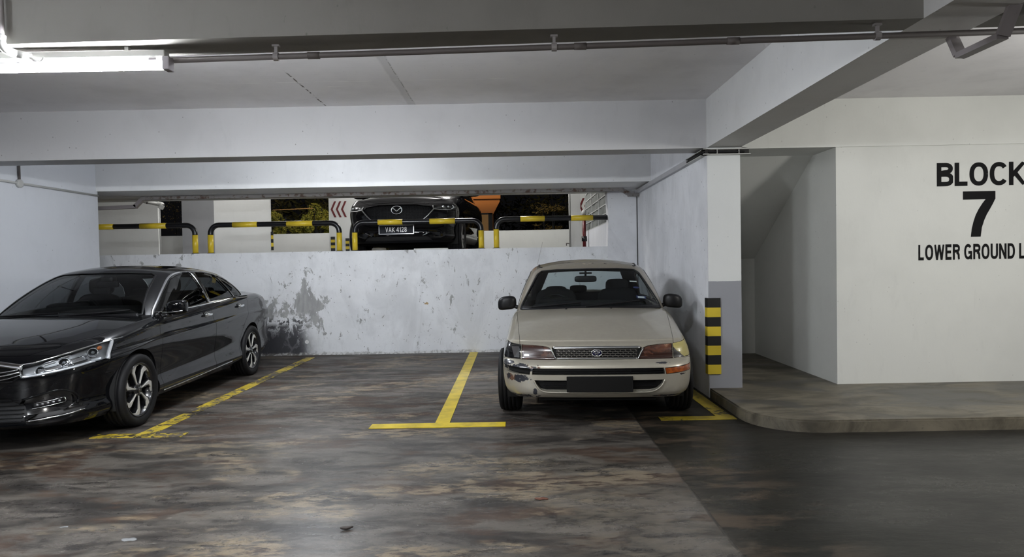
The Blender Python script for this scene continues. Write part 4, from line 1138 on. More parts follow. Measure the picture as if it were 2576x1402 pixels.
M['white_print'] = simple('white_print', (0.80, 0.80, 0.80), 0.5)
M['blue_print'] = simple('blue_sticker', (0.02, 0.03, 0.14), 0.5)
M['under'] = simple('underbody', (0.006, 0.006, 0.006), 0.9)

def arch_poly(yc, zc, r, zlow, n=20): return [(yc - r, zlow)] + [(yc - r * math.cos(math.pi * k / n), zc + r * math.sin(math.pi * k / n)) for k in range(n + 1)] + [(yc + r, zlow)]
def arch_liner(yc, zc, r, xw, xin, sgn):
    bm = bmesh.new(); n = 20; A = []; B = []
    for k in range(n + 1):
        a = -0.35 + (math.pi + 0.7) * k / n; y = yc - r * math.cos(a); z = zc + r * math.sin(a)
        A.append(bm.verts.new((sgn * xw, y, z))); B.append(bm.verts.new((sgn * xin, y, z)))
    for k in range(n): bm.faces.new((A[k], A[k + 1], B[k + 1], B[k]))
    bm.faces.new(B); bmesh.ops.recalc_face_normals(bm, faces=bm.faces); return bm
def cabin_interior(car, c, bx, by0, by1, bz, seats, wheel_x, dash_y, mats=None):
    """floor tray, dashboard, steering wheel and seats"""
    S_ = mats or M['seat']
    link('cabin_floor', box(-bx, bx, by0, by1, bz - .5, bz - .46), M['cabin'], car)
    link('dashboard', xform(sellip((0, 0, 0), (bx, .36, .17), .5, .4, 28, 10), Matrix.Translation((0, dash_y, bz - 0.12))), M['cabin'], car, True)
    link('instrument_hood', sellip((wheel_x, dash_y + .18, bz + .03), (.20, .13, .055), .6, .6, 20, 8), M['cabin'], car, True)
    sw = merge(lathe([(0.185, 0)] + [(0.185 + .014 * math.cos(a), .014 * math.sin(a)) for a in np.linspace(0, 2 * math.pi, 9)], 28, 'y'), box(-.175, .175, -.012, .012, -.02, .02), box(-.02, .02, -.012, .012, -.175, 0), sellip((0, -.005, 0), (.06, .025, .055), .7, .7, 14, 8))
    link('steering_wheel', xform(sw, Matrix.Translation((wheel_x, dash_y + .42, bz - .07)) @ Matrix.Rotation(math.radians(-25), 4, 'X')), M['trim'], car, True)
    for x, y, h in seats:
        b = link('seat', merge(xform(sellip((0, 0, 0), (.25, .09, .34), .45, .5, 20, 12), Matrix.Translation((x, y, bz - .18)) @ Matrix.Rotation(math.radians(-14), 4, 'X')), sellip((x, y - .27, bz - .44), (.25, .30, .10), .5, .5, 20, 8)), S_, car, True)
        link('headrest', sellip((x, y + .10, bz + h), (.135, .055, .095), .55, .6, 18, 10), S_, b, True)
# ------------------------------------------------------------------ old silver-gold sedan (front to camera)
def make_silver():
    car = thing('sedan', 'old champagne-silver sedan with scraped front bumper parked nose out beside the side wall', 'car', (0, 0, 0))
    g = car_paint('champagne_paint', (0.42, 0.39, 0.32), 0.5, 0.38, 0.9, 0.30, (0.24, 0.22, 0.19)); paint = g.m
    # scraped bumper: black plastic and primer exposed at the left corner
    g = car_paint('champagne_paint_bumper', (0.47, 0.44, 0.365), 0.5, 0.34, 0.9, 0.2, (0.25, 0.23, 0.2))
    p = g.obj(); s = g.sep(p); base = g.b.inputs['Base Color'].links[0].from_socket
    nz = g.noise(p, 16, 6, 0.7, 0.9); nb = g.noise(g.map(p, (1, 1, 2.2)), 7, 4, .6, .8)
    def blob(x0, z0, rx, rz):
        return g.math('ADD', g.math('POWER', g.math('DIVIDE', g.math('SUBTRACT', s[0], x0), rx), 2), g.math('POWER', g.math('DIVIDE', g.math('SUBTRACT', s[2], z0), rz), 2))
    m = None
    for (x0, z0, rx, rz, k) in ((-.70, .515, .16, .032, 1.5), (-.76, .545, .05, .02, 1.2), (-.67, .425, .11, .030, 1.2), (-.53, .31, .018, .032, .9), (-.64, .275, .13, .014, 1.8), (.55, .545, .05, .006, 1.4), (.24, .500, .05, .005, 1.6), (.72, .45, .03, .008, 1.0), (.6, .275, .12, .006, 1.6)):
        e = g.math('ADD', blob(x0, z0, rx, rz), g.math('MULTIPLY', g.math('SUBTRACT', g.math('ADD', g.math('MULTIPLY', nz, .6), g.math('MULTIPLY', nb, .4)), .5), 7 * k))
        f = g.rng(e, .85, 1.0, 1, 0); f = g.mul(f, g.rng(blob(x0, z0, rx * 1.7, rz * 1.7), .8, 1.0, 1, 0)); m = f if m is None else g.math('MAXIMUM', m, f)
    c = g.mix(m, base, g.mix(g.rng(g.noise(p, 9, 3), .60, .64), (0.022, 0.024, 0.032), (0.13, 0.065, 0.040)))
    e = g.rng(g.noise(p, 30, 5, .7), .62, .66); edge = g.mul(g.box(s[0], -.80, -.50, .04), e); c = g.mix(g.mul(edge, .8), c, (0.42, 0.42, 0.42))
    g.lk(c, g.b.inputs['Base Color']); mm_ = g.math('SUBTRACT', 1.0, m); old = g.b.inputs['Metallic'].links[0].from_socket; g.lk(g.mul(old, mm_), g.b.inputs['Metallic'])
    g.bump(g.math('SUBTRACT', 1.0, m), 0.4, 0.003); bpaint = g.m
    L = 4.27
    def so(v, y):
        a = [(0, .085), (.06, .045), (.16, .018), (.35, .004), (.55, .0), (.70, .006), (.82, .02), (.90, .04), (.96, .075), (1, .13)]
        return SO(v)
    SO = pchip([(0, .085), (.06, .045), (.16, .018), (.35, .004), (.55, .0), (.70, .006), (.82, .018), (.90, .035), (.96, .06), (1, .10)])
    c = dict(L=L, plan=[(0, 0), (.30, .006), (.55, .03), (.71, .085), (.80, .20), (.832, .42), (.8375, .7), (.8425, 1.1), (.8425, 2.2), (.84, 3.2), (.825, 3.75), (.77, 4.08), (.60, 4.21), (.3, 4.26), (0, 4.27)],
             S=[(0, .700), (.2, .712), (.5, .768), (.9, .85), (1.25, .905), (1.6, .92), (2.2, .93), (3.2, .95), (3.8, .95), (4.1, .92), (4.27, .88)],
             H=[(0, .702), (.2, .722), (.45, .795), (.8, .885), (1.2, .935), (1.6, .95), (3.3, 1.0), (3.7, 1.02), (4.1, .99), (4.27, .93)],
             zb=[(0, .262), (.3, .255), (.6, .22), (1.4, .20), (3.6, .21), (4.27, .28)], side_off=lambda v, y: SO(v),
             front_off=[(.2, .06), (.262, .045), (.285, .02), (.32, .004), (.36, .0), (.47, .0), (.50, .002), (.53, .008), (.545, .03), (.562, .075), (.575, .10), (.63, .115), (.66, .13), (.685, .155), (.70, .19), (.715, .22), (.8, .24)],
             rear_off=[(.2, .05), (.3, 0), (.55, 0), (.65, .05), (.85, .08), (.9, .12), (.95, .2)], spine=(.62, 3.6), extra_v=[.64, .68, .72, .76, .80, .84], corner=0.1)
    sk = Skin(build_tub(c)); T = {}
    fr = lambda p, n: p.y < .62 and n.y < -.02 and p.z < .80
    fz = lambda p, n: p.y < .75 and p.z < .79
    sd = lambda p, n: abs(n.x) > .35
    # wheel arches first
    ay, ry_, ar = .83, 3.295, .335
    T['arch'] = [sk.cut('yz', arch_poly(ay, .30, ar, .05), lambda p, n: abs(p.x) > .5 and abs(n.x) > .15 and p.z < .68), sk.cut('yz', arch_poly(ry_, .30, ar, .05), lambda p, n: abs(p.x) > .5 and abs(n.x) > .2 and p.z < .68)]
    # front lamps and grille (front view)
    gr = [(-.345, .572), (.345, .572), (.385, .665), (.355, .672), (-.355, .672), (-.385, .665)]
    T['grille'] = [sk.cut('xz', gr, fr)]
    hl = [(.352, .572), (.648, .572), (.648, .690), (.52, .686), (.44, .677), (.40, .664), (.38, .640)]
    T['lampR'] = [sk.cut('xz', hl, fr)]; T['lampL'] = [sk.cut('xz', mir(hl), fr)]
    cl = [(.655, .574), (.80, .580), (.83, .63), (.825, .67), (.785, .712), (.72, .698), (.655, .690)]
    cf = lambda p, n: p.y < .56 and p.z < .76 and n.y < .3
    T['cornR'] = [sk.cut('xz', cl, lambda p, n: cf(p, n) and p.x > .5)]; T['cornL'] = [sk.cut('xz', mir(cl), lambda p, n: cf(p, n) and p.x < -.5)]
    slot = [(-.555, .458), (.565, .458), (.555, .508), (-.545, .508)]
    T['slot'] = [sk.cut('xz', slot, fr)]
    ind = [(.575, .456), (.80, .470), (.80, .528), (.79, .523), (.565, .506)]
    T['indR'] = [sk.cut('xz', ind, fr)]; T['indL'] = [sk.cut('xz', mir(ind), fr)]
    intake = [(-.52, .425), (-.50, .375), (-.455, .335), (-.40, .322), (.40, .322), (.47, .335), (.525, .375), (.545, .425)]
    intake = [(-.54, .410), (-.520, .372), (-.49, .335), (-.44, .316), (.44, .316), (.50, .335), (.54, .372), (.56, .410)]
    T['intake'] = [sk.cut('xz', intake, fr)]
    # front bumper = everything low in front of the arches
    T['bumper'] = [sk.cut('yz', [(-.2, .1), (ay - ar + .03, .1), (ay - ar + .03, .5), (.50, .562), (.40, .571), (-.2, .571)], lambda p, n: True)]
    # hood (top view)
    hood = [(-.66, .155), (-.70, .6), (-.755, 1.24), (-.60, 1.255), (-.3, 1.24), (0, 1.235), (.3, 1.24), (.60, 1.255), (.755, 1.24), (.70, .6), (.66, .155), (.655, .0), (-.655, .0)]
    T['hood'] = [sk.cut('xy', hood, lambda p, n: n.z > .05 and p.z > .64 and p.y < 1.4)]
    cabn = [(-.70, 1.26), (.70, 1.26), (.735, 1.45), (.745, 2.4), (.735, 3.0), (.66, 3.5), (.4, 3.6), (-.4, 3.6), (-.66, 3.5), (-.735, 3.0), (-.745, 2.4), (-.735, 1.45)]
    T['well'] = [sk.cut('xy', cabn, lambda p, n: n.z > .5 and p.z > .85)]
    T['trunk'] = [sk.cut('xy', [(-.68, 3.62), (.68, 3.62), (.62, 4.1), (0, 4.14), (-.62, 4.1)], lambda p, n: n.z > .5)]
    T['rbumper'] = [sk.cut('yz', [(ry_ + ar - .03, .1), (4.5, .1), (4.5, .6), (ry_ + ar - .03, .6)], lambda p, n: True)]
    d1 = [(1.33, .27), (1.30, .6), (1.33, .98), (2.36, .99), (2.36, .27)]; d2 = [(2.365, .27), (2.365, .99), (3.25, .99), (3.2, .75), (2.95, .45), (2.9, .27)]
    T['doors'] = [[sk.cut('yz', d, lambda p, n, q=q: sd(p, n) and p.x * q > 0 and p.z > .25)] for q in (1, -1) for d in (d1, d2)]
    T['body'] = [sk.rest(lambda p, n: True)]
    sk.done()
    P = lambda *a, **k: sk.panel(*a, **k)
    body = P('body_shell', T['body'], paint, car, flange=.02, gap=.001)
    P('hood', T['hood'], paint, car, gap=.0025, flange=.02)
    P('front_bumper', T['bumper'], bpaint, car, gap=.0015, flange=.045)
    P('trunk_lid', T['trunk'], paint, car); P('rear_bumper', T['rbumper'], paint, car)
    for t in T['doors']: P('door', t, paint, car, gap=.0022)
    smoke = NG('smoked_amber_lens'); p_ = smoke.obj(); nn = smoke.noise(smoke.map(p_, (1, 1, 1.8)), 5.5, 6, .7, .25)
    col = smoke.mix(smoke.rng(nn, .44, .66), (0.028, 0.008, 0.005), (0.125, 0.045, 0.024)); col = smoke.mix(smoke.rng(nn, .62, .72), col, (0.34, 0.20, 0.12))
    smoke.set(color=col, rough=.25, coat=1.0, coat_rough=.04); smoke = smoke.m
    for k in ('lampL', 'lampR'):
        h = P('headlight', T[k], smoke, car, gap=.006, flange=.03)
        if h: tag(h, 'smoked reddish brown headlight lens')
    sealed = sk.faces(T['grille'])
    h = P('corner_lamp', T['cornL'], M['gloss_black'], car, gap=.004, flange=.03); tag(h, 'broken glossy black corner lamp')
    mirr = simple('corner_lamp_mirror', (0.75, 0.78, 0.85), 0.05, 1.0)
    q = proj(sk, [(-.71, .590), (-.665, .587), (-.665, .676), (-.735, .676)], 'front')[0]
    bmq = bmesh.new(); vs = [bmq.verts.new(v + Vector((-.003, -.020, 0))) for v in q]; vs2 = [bmq.verts.new(v + Vector((0, .004, 0))) for v in q]; bmq.faces.new(vs); bmq.faces.new(vs2[::-1])
    for i in range(4): bmq.faces.new((vs[i], vs[(i + 1) % 4], vs2[(i + 1) % 4], vs2[i]))
    link('reflector', bmq, mirr, h)
    yl = NG('yellowed_corner_lens'); n_ = yl.noise(yl.obj(), 7, 3); sp = yl.sep(yl.obj())
    hole = yl.rng(yl.math('ADD', yl.math('ADD', sp[0], yl.math('MULTIPLY', sp[2], 0.9)), yl.math('MULTIPLY', n_, .10)), 1.345-.03, 1.352-.03)
    yl.set(color=yl.mix(hole, (0.014, 0.012, 0.010), (0.42, 0.36, 0.12)), rough=.35, coat=.8); 
    h = P('corner_lamp', T['cornR'], yl.m, car, gap=.004, flange=.03); tag(h, 'yellowed cracked corner lamp')
    amb = NG('amber_lens'); a_ = amb.noise(amb.obj(), 30, 3); amb.set(color=amb.mix(amb.rng(a_, .4, .6), (0.24, 0.050, 0.008), (0.36, 0.085, 0.012)), rough=.22, coat=1.0); 
    h = P('indicator', T['indR'], amb.m, car, gap=.004, flange=.03); tag(h, 'amber indicator in bumper')
    h = P('indicator_hole', T['indL'], M['under'], car, gap=.001, flange=.02, sink=(0.02, .05, 0)); tag(h, 'empty black indicator opening')
    P('bumper_slot', T['slot'], M['trim'], car, gap=0, flange=.0, sink=(0, .035, 0))
    P('lower_intake', T['intake'], M['trim'], car, gap=0, flange=.0, sink=(0, .05, 0))
    P('grille_backing', T['grille'], M['under'], car, gap=0, flange=.0, sink=(0, .02, 0))
    # rims of the intake, slats of the slot
    it2 = [(-.40, .324)] + [(-.42, .326), (-.47, .345), (-.505, .385), (-.52, .428)]
    link('intake_lip', merge(strip(sk, smooth2([(-.54, .410), (-.520, .372), (-.49, .335), (-.44, .314), (-.3, .310), (.3, .310), (.44, .314), (.50, .335), (.54, .372), (.56, .410)], 4), 'front', .012, .014, .001)), bpaint, car, True)
    for z in (.474, .491): link('slot_slat', xform(strip(sk, [(-.55, z), (.56, z)], 'front', .006, .02, -.015), Matrix.Identity(4)), M['trim'], car)
    for x in (-.28, -.14, 0, .14, .28): link('slot_post', xform(strip(sk, [(x, .46), (x, .506)], 'front', .005, .01, -.02), Matrix.Identity(4)), M['trim'], car)
    for z in (.36, .395): link('intake_slat', strip(sk, [(-.46, z), (.49, z)], 'front', .006, .016, -.03), M['trim'], car)
    # grille
    gch = simple('grille_metal', (0.22, 0.205, 0.185), 0.4, 0.7)
    link('grille_surround', merge(strip(sk, [(-.370, .664), (0, .666), (.370, .664)], 'front', .022, .012, .004), strip(sk, [(-.345, .575), (.345, .575)], 'front', .010, .012, .004),
         strip(sk, [(.348, .571), (.378, .628), (.400, .662)], 'front', .007, .012, .004), strip(sk, [(-.348, .571), (-.378, .628), (-.400, .662)], 'front', .007, .012, .004)), M['chrome_satin'], car, True)
    rows = [.649, .634, .618, .602, .587]; parts = []
    for i, z in enumerate(rows):
        wdt = .345 + (.0) ; parts.append(strip(sk, [(-wdt, z), (wdt, z)], 'front', .0035, .012, -.004))
    for i in range(len(rows) - 1):
        k = 0; x = -.33 + (.022 if i % 2 else 0)
        while x < .34:
            parts.append(strip(sk, [(x, rows[i]), (x + (.010 if True else 0), rows[i + 1])], 'front', .0035, .012, -.004, .01)); x += .044
    gm = link('grille_mesh', merge(*parts), gch, car); tag(gm, None, None, None, 'stuff')
    # emblem: three ellipses
    ey = sk.ray((0, -2, .625), (0, 1, 0)).y - .006
    def ell(cx, cz, a, b, r, rot=0):
        path = [(cx + a * math.cos(t), 0, cz + b * math.sin(t)) for t in np.linspace(0, 2 * math.pi, 28)[:-1]]
        bm_ = bmesh.new(); sweep(bm_, path, circ(r, 8, .8), up=Vector((0, 1, 0)), close=True); return bm_
    em = merge(ell(0, 0, .044, .029, .0042), ell(0, .006, .025, .0085, .003), ell(0, -.003, .0095, .0235, .003))
    link('emblem', xform(em, Matrix.Translation((0, ey - .004, .625))), M['chrome'], car, True)
    link('emblem_backing', xform(sellip((0, 0, 0), (.042, .006, .028), 1, 1, 20, 8), Matrix.Translation((0, ey + .004, .625))), simple('emblem_blue', (0.01, 0.012, 0.05), 0.3), car, True)
    # plate (blank black)
    py = sk.ray((0.03, -2, .45), (0, 1, 0)).y
    pl = link('number_plate', box(-.262, .292, py - .022, py - .012, .318, .448, .003), M['plate'], car); tag(pl, 'blank black number plate')
    link('plate_holder', box(-.255, .285, py - .012, py + .03, .325, .44), M['trim'], pl)
    # small marker on the lens
    # headlamp inner glow shapes: bulbs visible as amber patch
    # arches, underbody
    for q in (1, -1):
        link('wheel_well', arch_liner(ay, .30, ar + .008, .80, .50, q), M['under'], car, True); link('wheel_well', arch_liner(ry_, .30, ar + .008, .80, .50, q), M['under'], car, True)
    link('underbody', merge(box(-.50, .50, .15, 4.1, .22, .30), box(-.70, .70, 1.2, 2.9, .22, .30), box(-.60, .60, .12, .45, .27, .33)), M['under'], car)
    link('suspension', merge(tube([(-.70, ay, .22), (-.3, ay + .05, .20), (.3, ay + .05, .20), (.70, ay, .22)], .02, 8)), M['under'], car)
    sk.liner('inner_shell', set(T['arch'] + T['well'] + T['slot'] + T['intake'] + T['grille'] + T['indL']), M['under'], car, .022, lambda p, n: True)
    # ---------- cabin
    cb = dict(cab_base=[(0, 1.15), (.38, 1.17), (.66, 1.25), (.755, 1.38), (.775, 1.60), (.778, 2.0), (.775, 2.5), (.755, 3.0), (.70, 3.3), (.60, 3.52), (.30, 3.64), (0, 3.66)],
              cab_top=[(0, 1.90), (.30, 1.92), (.53, 1.965), (.595, 2.03), (.615, 2.15), (.62, 2.4), (.615, 2.6), (.60, 2.85), (.56, 3.0), (.46, 3.10), (.25, 3.17), (0, 3.19)],
              cab_base_z=[.90, .895, .89, .885, .885, .885, .89, .90, .91, .92, .93, .93], cab_top_z=[1.325, 1.325, 1.323, 1.322, 1.33, 1.345, 1.345, 1.335, 1.325, 1.31, 1.31, 1.31],
              crown=.075, roofz=lambda y: 0.0, bulge=.022, nc=150)
    ck = Skin(build_cabin(cb)); C = {}
    ws = [(-.722, .925), (.722, .925), (.705, .98), (.555, 1.265), (.51, 1.298), (.34, 1.310), (0, 1.313), (-.34, 1.310), (-.51, 1.298), (-.555, 1.265), (-.705, .98)]
    C['ws'] = [ck.cut('xz', ws, lambda p, n: p.y < 2.15 and n.y < -.15)]
    C['rw'] = [ck.cut('xz', [(-.60, 1.0), (.60, 1.0), (.47, 1.28), (0, 1.30), (-.47, 1.28)], lambda p, n: p.y > 2.9 and n.y > .12)]
    w1 = [(1.62, .955), (1.70, 1.01), (2.02, 1.262), (2.15, 1.285), (2.36, 1.29), (2.33, .955)]; w2 = [(2.41, .955), (2.44, 1.29), (2.80, 1.28), (2.98, 1.22), (3.17, .99), (3.16, .965)]
    C['sw'] = [ck.cut('yz', w_, lambda p, n, q=q: p.x * q > 0 and abs(n.x) > .4) for q in (1, -1) for w_ in (w1, w2)]
    C['body'] = [ck.rest(lambda p, n: True)]
    ck.done()
    rp_ = car_paint('champagne_roof', (0.33, 0.295, 0.235), 0.5, 0.36, 0.8, 0.35, (0.20, 0.18, 0.15)); pr = rp_.obj(); ss = rp_.sep(pr)
    pee = rp_.mul(rp_.box(ss[0], -.30, .25, .06), rp_.box(ss[1], 1.97, 2.12, .03), rp_.rng(rp_.noise(pr, 13, 5, .7), .56, .60)); bc = rp_.b.inputs['Base Color'].links[0].from_socket
    rp_.lk(rp_.mix(pee, bc, rp_.mix(rp_.rng(rp_.noise(pr, 5, 2), .45, .55), (0.03, 0.02, 0.015), (0.50, 0.42, 0.30))), rp_.b.inputs['Base Color'])
    ck.panel('roof', C['body'], rp_.m, car, gap=0, flange=.012)
    ck.liner('headliner', set(C['ws'] + C['rw'] + C['sw']), M['cabin'], car, .025)
    w_ = ck.panel('windscreen', C['ws'], M['glass'], car, gap=.010, flange=.0, lift=-.004)
    ck.panel('rear_window', C['rw'], M['glass'], car, gap=.008, flange=0, lift=-.004)
    for t in C['sw']: ck.panel('side_window', t, M['glass_mid'], car, gap=.006, flange=0, lift=-.004)
    link('windscreen_seal', strip(ck, ws, 'front', .022, .008, .0005, .02, True), M['trim'], w_, True)
    for q in ('side+', 'side-'):
        link('window_trim', merge(strip(ck, w1, q, .018, .008, .001, .02, True), strip(ck, w2, q, .018, .008, .001, .02, True)), M['trim'], car, True)
    for sgn in (1, -1):   # roof drip rails
        rail = [ck.ray((sgn * x_, y_, 3), (0, 0, -1)) for x_, y_ in ((.51, 2.0), (.545, 2.1), (.555, 2.4), (.55, 2.8), (.49, 3.05))]
        rail = [r_ + Vector((0, 0, .002)) for r_ in rail if r_]
        link('roof_moulding', bar(spline(rail, 6), .016, .008), M['trim'], car, True)
    # wipers
    wp = lambda a: proj(ck, a, 'front')
    for (x0, z0, x1, z1) in ((-.60, .935, -.10, .975), (-.05, .935, .50, .985)):
        link('wiper', strip(ck, [(x0, z0), (x1, z1)], 'front', .012, .016, .012), M['trim'], car)
    link('cowl', strip(ck, [(-.71, .928), (.71, .928)], 'front', .05, .012, .004), M['trim'], car, True)
    for x in (-.25, .20): link('washer_nozzle', sellip((0, 0, 0), (.011, .014, .006), .8, .8, 10, 6), M['trim'], car, True, sk.ray((x, 1.14, 3), (0, 0, -1)) + Vector((0, 0, .003)))
    # interior
    link('parcel_shelf', box(-.62, .62, 3.0, 3.5, .88, .90), M['cabin'], car)
    cabin_interior(car, c, .66, 1.35, 3.5, .93, [(-.36, 2.28, .09), (.36, 2.28, .165)], -.36, 1.62)
    rs = link('rear_seat', sellip((0, 3.02, .76), (.62, .12, .26), .35, .5, 28, 10), M['seat'], car, True)
    link('rear_headrest', sellip((-0.08, 3.03, 1.05), (.11, .05, .05), .5, .6, 16, 8), M['seat'], rs, True)
    rm = link('rear_view_mirror', sellip((-0.02, 2.02, 1.20), (.125, .018, .036), .45, .5, 24, 10), M['trim'], car, True)
    link('mirror_stem', merge(tube([(-.02, 2.02, 1.23), (-.02, 2.0, 1.285)], .012, 8), box(-.09, .05, 1.99, 2.02, 1.255, 1.275)), M['trim'], rm)
    # stickers on the windscreen
    for (x, z, ww, hh, mt, lb) in ((.475, 1.185, .075, .026, M['white_print'], 'white sticker'), (.495, 1.125, .07, .036, M['blue_print'], 'blue oval sticker'), (.53, 1.03, .10, .046, M['blue_print'], 'blue road tax sticker')):
        pp_, nn_ = proj(ck, [(x, z)], 'front'); n0 = nn_[0]; o = pp_[0] - n0 * .010
        bmq = box(-ww / 2, ww / 2, -.0005, .0005, -hh / 2, hh / 2) if 'oval' not in lb else sellip((0, 0, 0), (ww / 2, .0006, hh / 2), 1, 1, 16, 6)
        q_ = Matrix.Translation(o) @ (Vector((0, -1, 0)).rotation_difference(n0)).to_matrix().to_4x4()
        so_ = link('sticker', xform(bmq, q_), mt, w_); tag(so_, lb)
        if 'road' in lb: link('sticker_print', xform(box(-.035, .035, -.0015, -.0008, -.015, .012), q_), M['white_print'], w_)
    # mirrors
    for q in (-1, 1):
        mr = link('door_mirror', sellip((0, 0, 0), (.100, .052, .072), .62, .62, 26, 14, lambda p_: Vector((p_.x, p_.y + .02 * abs(p_.x) / .1, p_.z - q * p_.x * .10 - .012 * (abs(p_.x) / .115) ** 2))), M['trim'], car, True, (q * .882, 1.58, .972))
        link('mirror_arm', tube([(q * -.06, .0, -.03), (q * -.13, .03, -.055), (q * -.17, .04, -.06)], .022, 10), M['trim'], mr, True)
    # side trim and handles
    for q, v_ in ((1, 'side+'), (-1, 'side-')):
        link('side_moulding', strip(sk, [(1.22, .50), (2.95, .50)], v_, .04, .016, .004), M['trim'], car, True)
        for y_ in (2.20, 3.02):
            pp_, nn_ = proj(sk, [(y_, .80)], v_)
            if pp_: link('door_handle', sellip((0, 0, 0), (.014, .075, .018), .7, .5, 12, 8), M['trim'], car, True, pp_[0] + nn_[0] * .012)
    # antenna
    b0 = ck.ray((-3, 1.72, 1.07), (1, 0, 0)) or Vector((-.70, 1.72, 1.07))
    an = link('antenna_base', bar([Vector((-.655, 1.72, 1.10)), Vector((-.60, 1.86, 1.20))], .02, .02), M['trim'], car); link('antenna', tube([Vector((-.64, 1.75, 1.12)), Vector((-.575, 1.90, 1.30)), Vector((-.50, 2.02, 1.62))], .0013, 6), M['conduit_dk'], an)
    # wheels: steel rims
    def spokes(w, rimR, hw, s):
        link('hub_cap', lathe([(0, s * hw * .75), (.03, s * hw * .76), (.06, s * hw * .6), (rimR * .75, s * hw * .62), (rimR - .01, s * hw * .8), (rimR - .012, s * hw * .7), (rimR * .7, s * hw * .5), (0, s * hw * .5)], 32, 'x'), M['rim_silver'], w, True)
    for (x, y, s, st) in ((.795, ay, 1, .0), (-.795, ay, -1, .0), (.74, ry_, 1, 0), (-.74, ry_, -1, 0)):
        wheel(car, 'wheel', x, y, .295, .205, .19, spokes, st, s)
    return car
silver = make_silver()
yaw = math.radians(-4.0)
silver.rotation_euler = (0, 0, yaw)
silver.scale = (1.0, 1.0, 1.02)
silver.location = (0.687, 5.72, 0)
# ------------------------------------------------------------------ black sedan at the left
def make_black():
    M['lamp_house'] = simple('lamp_housing', (0.26, 0.265, 0.27), .28, .5)
    car = thing('sedan', 'glossy black sedan with chrome window trim and seven-spoke wheels parked at the left', 'car', (0, 0, 0))
    g = car_paint('black_paint', (0.0030, 0.0032, 0.004), 0.0, 0.25, 0.9, 0.0, spec=0.0); paint = g.m
    g = NG('black_paint_dusty_side'); p = g.obj(); s_ = g.sep(p); n = g.noise(p, 5, 5, .65); 
    fdust = g.mul(g.rng(s_[1], 4.0, 4.9), g.rng(n, .3, .7), 0.55)
    fall = g.mul(g.rng(g.noise(p, 2, 4), .3, .8), 0.05)
    f = g.math('ADD', fdust, fall, True)
    g.set(color=g.mix(f, (0.0045, 0.0048, 0.006), (0.20, 0.20, 0.21)), spec=.0, metal=0.0, rough=g.math('ADD', .25, g.math('MULTIPLY', f, .5)), coat=g.rng(f, 0, .7, 1, .3), coat_rough=g.math('ADD', .03, g.math('MULTIPLY', f, .5))); side_p = g.m
    SO = pchip([(0, .065), (.03, .045), (.08, .018), (.14, .012), (.20, .03), (.30, .038), (.45, .022), (.60, .004), (.70, .0), (.735, .003), (.76, .018), (.82, .030), (.88, .038), (.94, .055), (.98, .085), (1, .11)])
    L = 4.95; AY = .955; RY = 3.79
    c = dict(L=L, plan=[(0, 0), (.30, .015), (.56, .075), (.74, .20), (.84, .40), (.885, .62), (.912, .92), (.925, 1.4), (.928, 2.4), (.928, 3.3), (.922, 3.9), (.89, 4.4), (.80, 4.75), (.60, 4.90), (.3, 4.945), (0, 4.95)],
             S=[(0, .765), (.25, .79), (.5, .835), (.8, .885), (1.1, .925), (1.5, .965), (2.2, .99), (3.0, 1.03), (3.6, 1.06), (4.2, 1.06), (4.6, 1.01), (4.8, .96), (4.95, .88)],
             H=[(0, .78), (.2, .815), (.5, .89), (.9, .955), (1.25, 1.0), (1.6, 1.02), (3.6, 1.10), (4.2, 1.13), (4.6, 1.10), (4.8, 1.05), (4.95, .96)],
             zb=[(0, .20), (.5, .19), (1.3, .20), (3.4, .21), (4.3, .24), (4.95, .30)], side_off=lambda v, y: SO(v),
             front_off=[(.15, .05), (.19, .03), (.215, .01), (.24, .0), (.30, .015), (.40, .03), (.50, .02), (.58, .012), (.62, .02), (.66, .04), (.72, .075), (.76, .11), (.785, .16), (.80, .19), (.85, .2)],
             rear_off=[(.2, .06), (.3, 0), (.55, 0), (.7, .03), (.9, .05), (.98, .1), (1.02, .16)], spine=(.75, 4.3), extra_v=[.64, .68, .72, .75, .80, .84], corner=0.15, n=190, crown_p=2.4)
    sk = Skin(build_tub(c)); T = {}
    ar = .365
    T['arch'] = [sk.cut('yz', arch_poly(AY, .335, ar, .05), lambda p, n: abs(p.x) > .5 and abs(n.x) > .15 and p.z < .76), sk.cut('yz', arch_poly(RY, .335, ar, .05), lambda p, n: abs(p.x) > .5 and abs(n.x) > .2 and p.z < .76)]
    # headlight: outline in front view, wraps far round the corner -> cut in front view with y limit
    hl = [(.47, .592), (.56, .602), (.68, .620), (.78, .643), (.84, .662), (.93, .69), (.93, .86), (.88, .846), (.86, .830), (.80, .796), (.72, .760), (.62, .726), (.52, .697), (.44, .680)]
    T['keep'] = [sk.cut('yz', [(.73, .90), (.70, .845), (.58, .665), (.50, .55), (1.3, .55), (1.3, .90)], lambda p, n: abs(p.x) > .6 and abs(n.x) > .2)]
    hf = lambda p, n: p.y < 1.0 and p.z < .86 and p.z > .58
    T['hl1'] = [sk.cut('xz', hl, lambda p, n: hf(p, n) and p.x > 0)]; T['hl0'] = [sk.cut('xz', mir(hl), lambda p, n: hf(p, n) and p.x < 0)]
    gr = [(-.435, .66), (-.46, .60), (-.40, .565), (-.30, .50), (.30, .50), (.40, .565), (.46, .60), (.435, .66), (.40, .70), (0, .735), (-.40, .70)]
    ff = lambda p, n: p.y < .8 and n.y < -.1 and p.z < .80
    T['grille'] = [sk.cut('xz', gr, ff)]
    low = [(-.50, .225), (.50, .225), (.45, .38), (.36, .44), (-.36, .44), (-.45, .38)]
    T['low'] = [sk.cut('xz', low, ff)]
    fog = [(.40, .315), (.50, .295), (.70, .315), (.745, .35), (.74, .42), (.715, .465), (.64, .46), (.46, .415)]
    T['fog1'] = [sk.cut('xz', fog, ff)]; T['fog0'] = [sk.cut('xz', mir(fog), ff)]
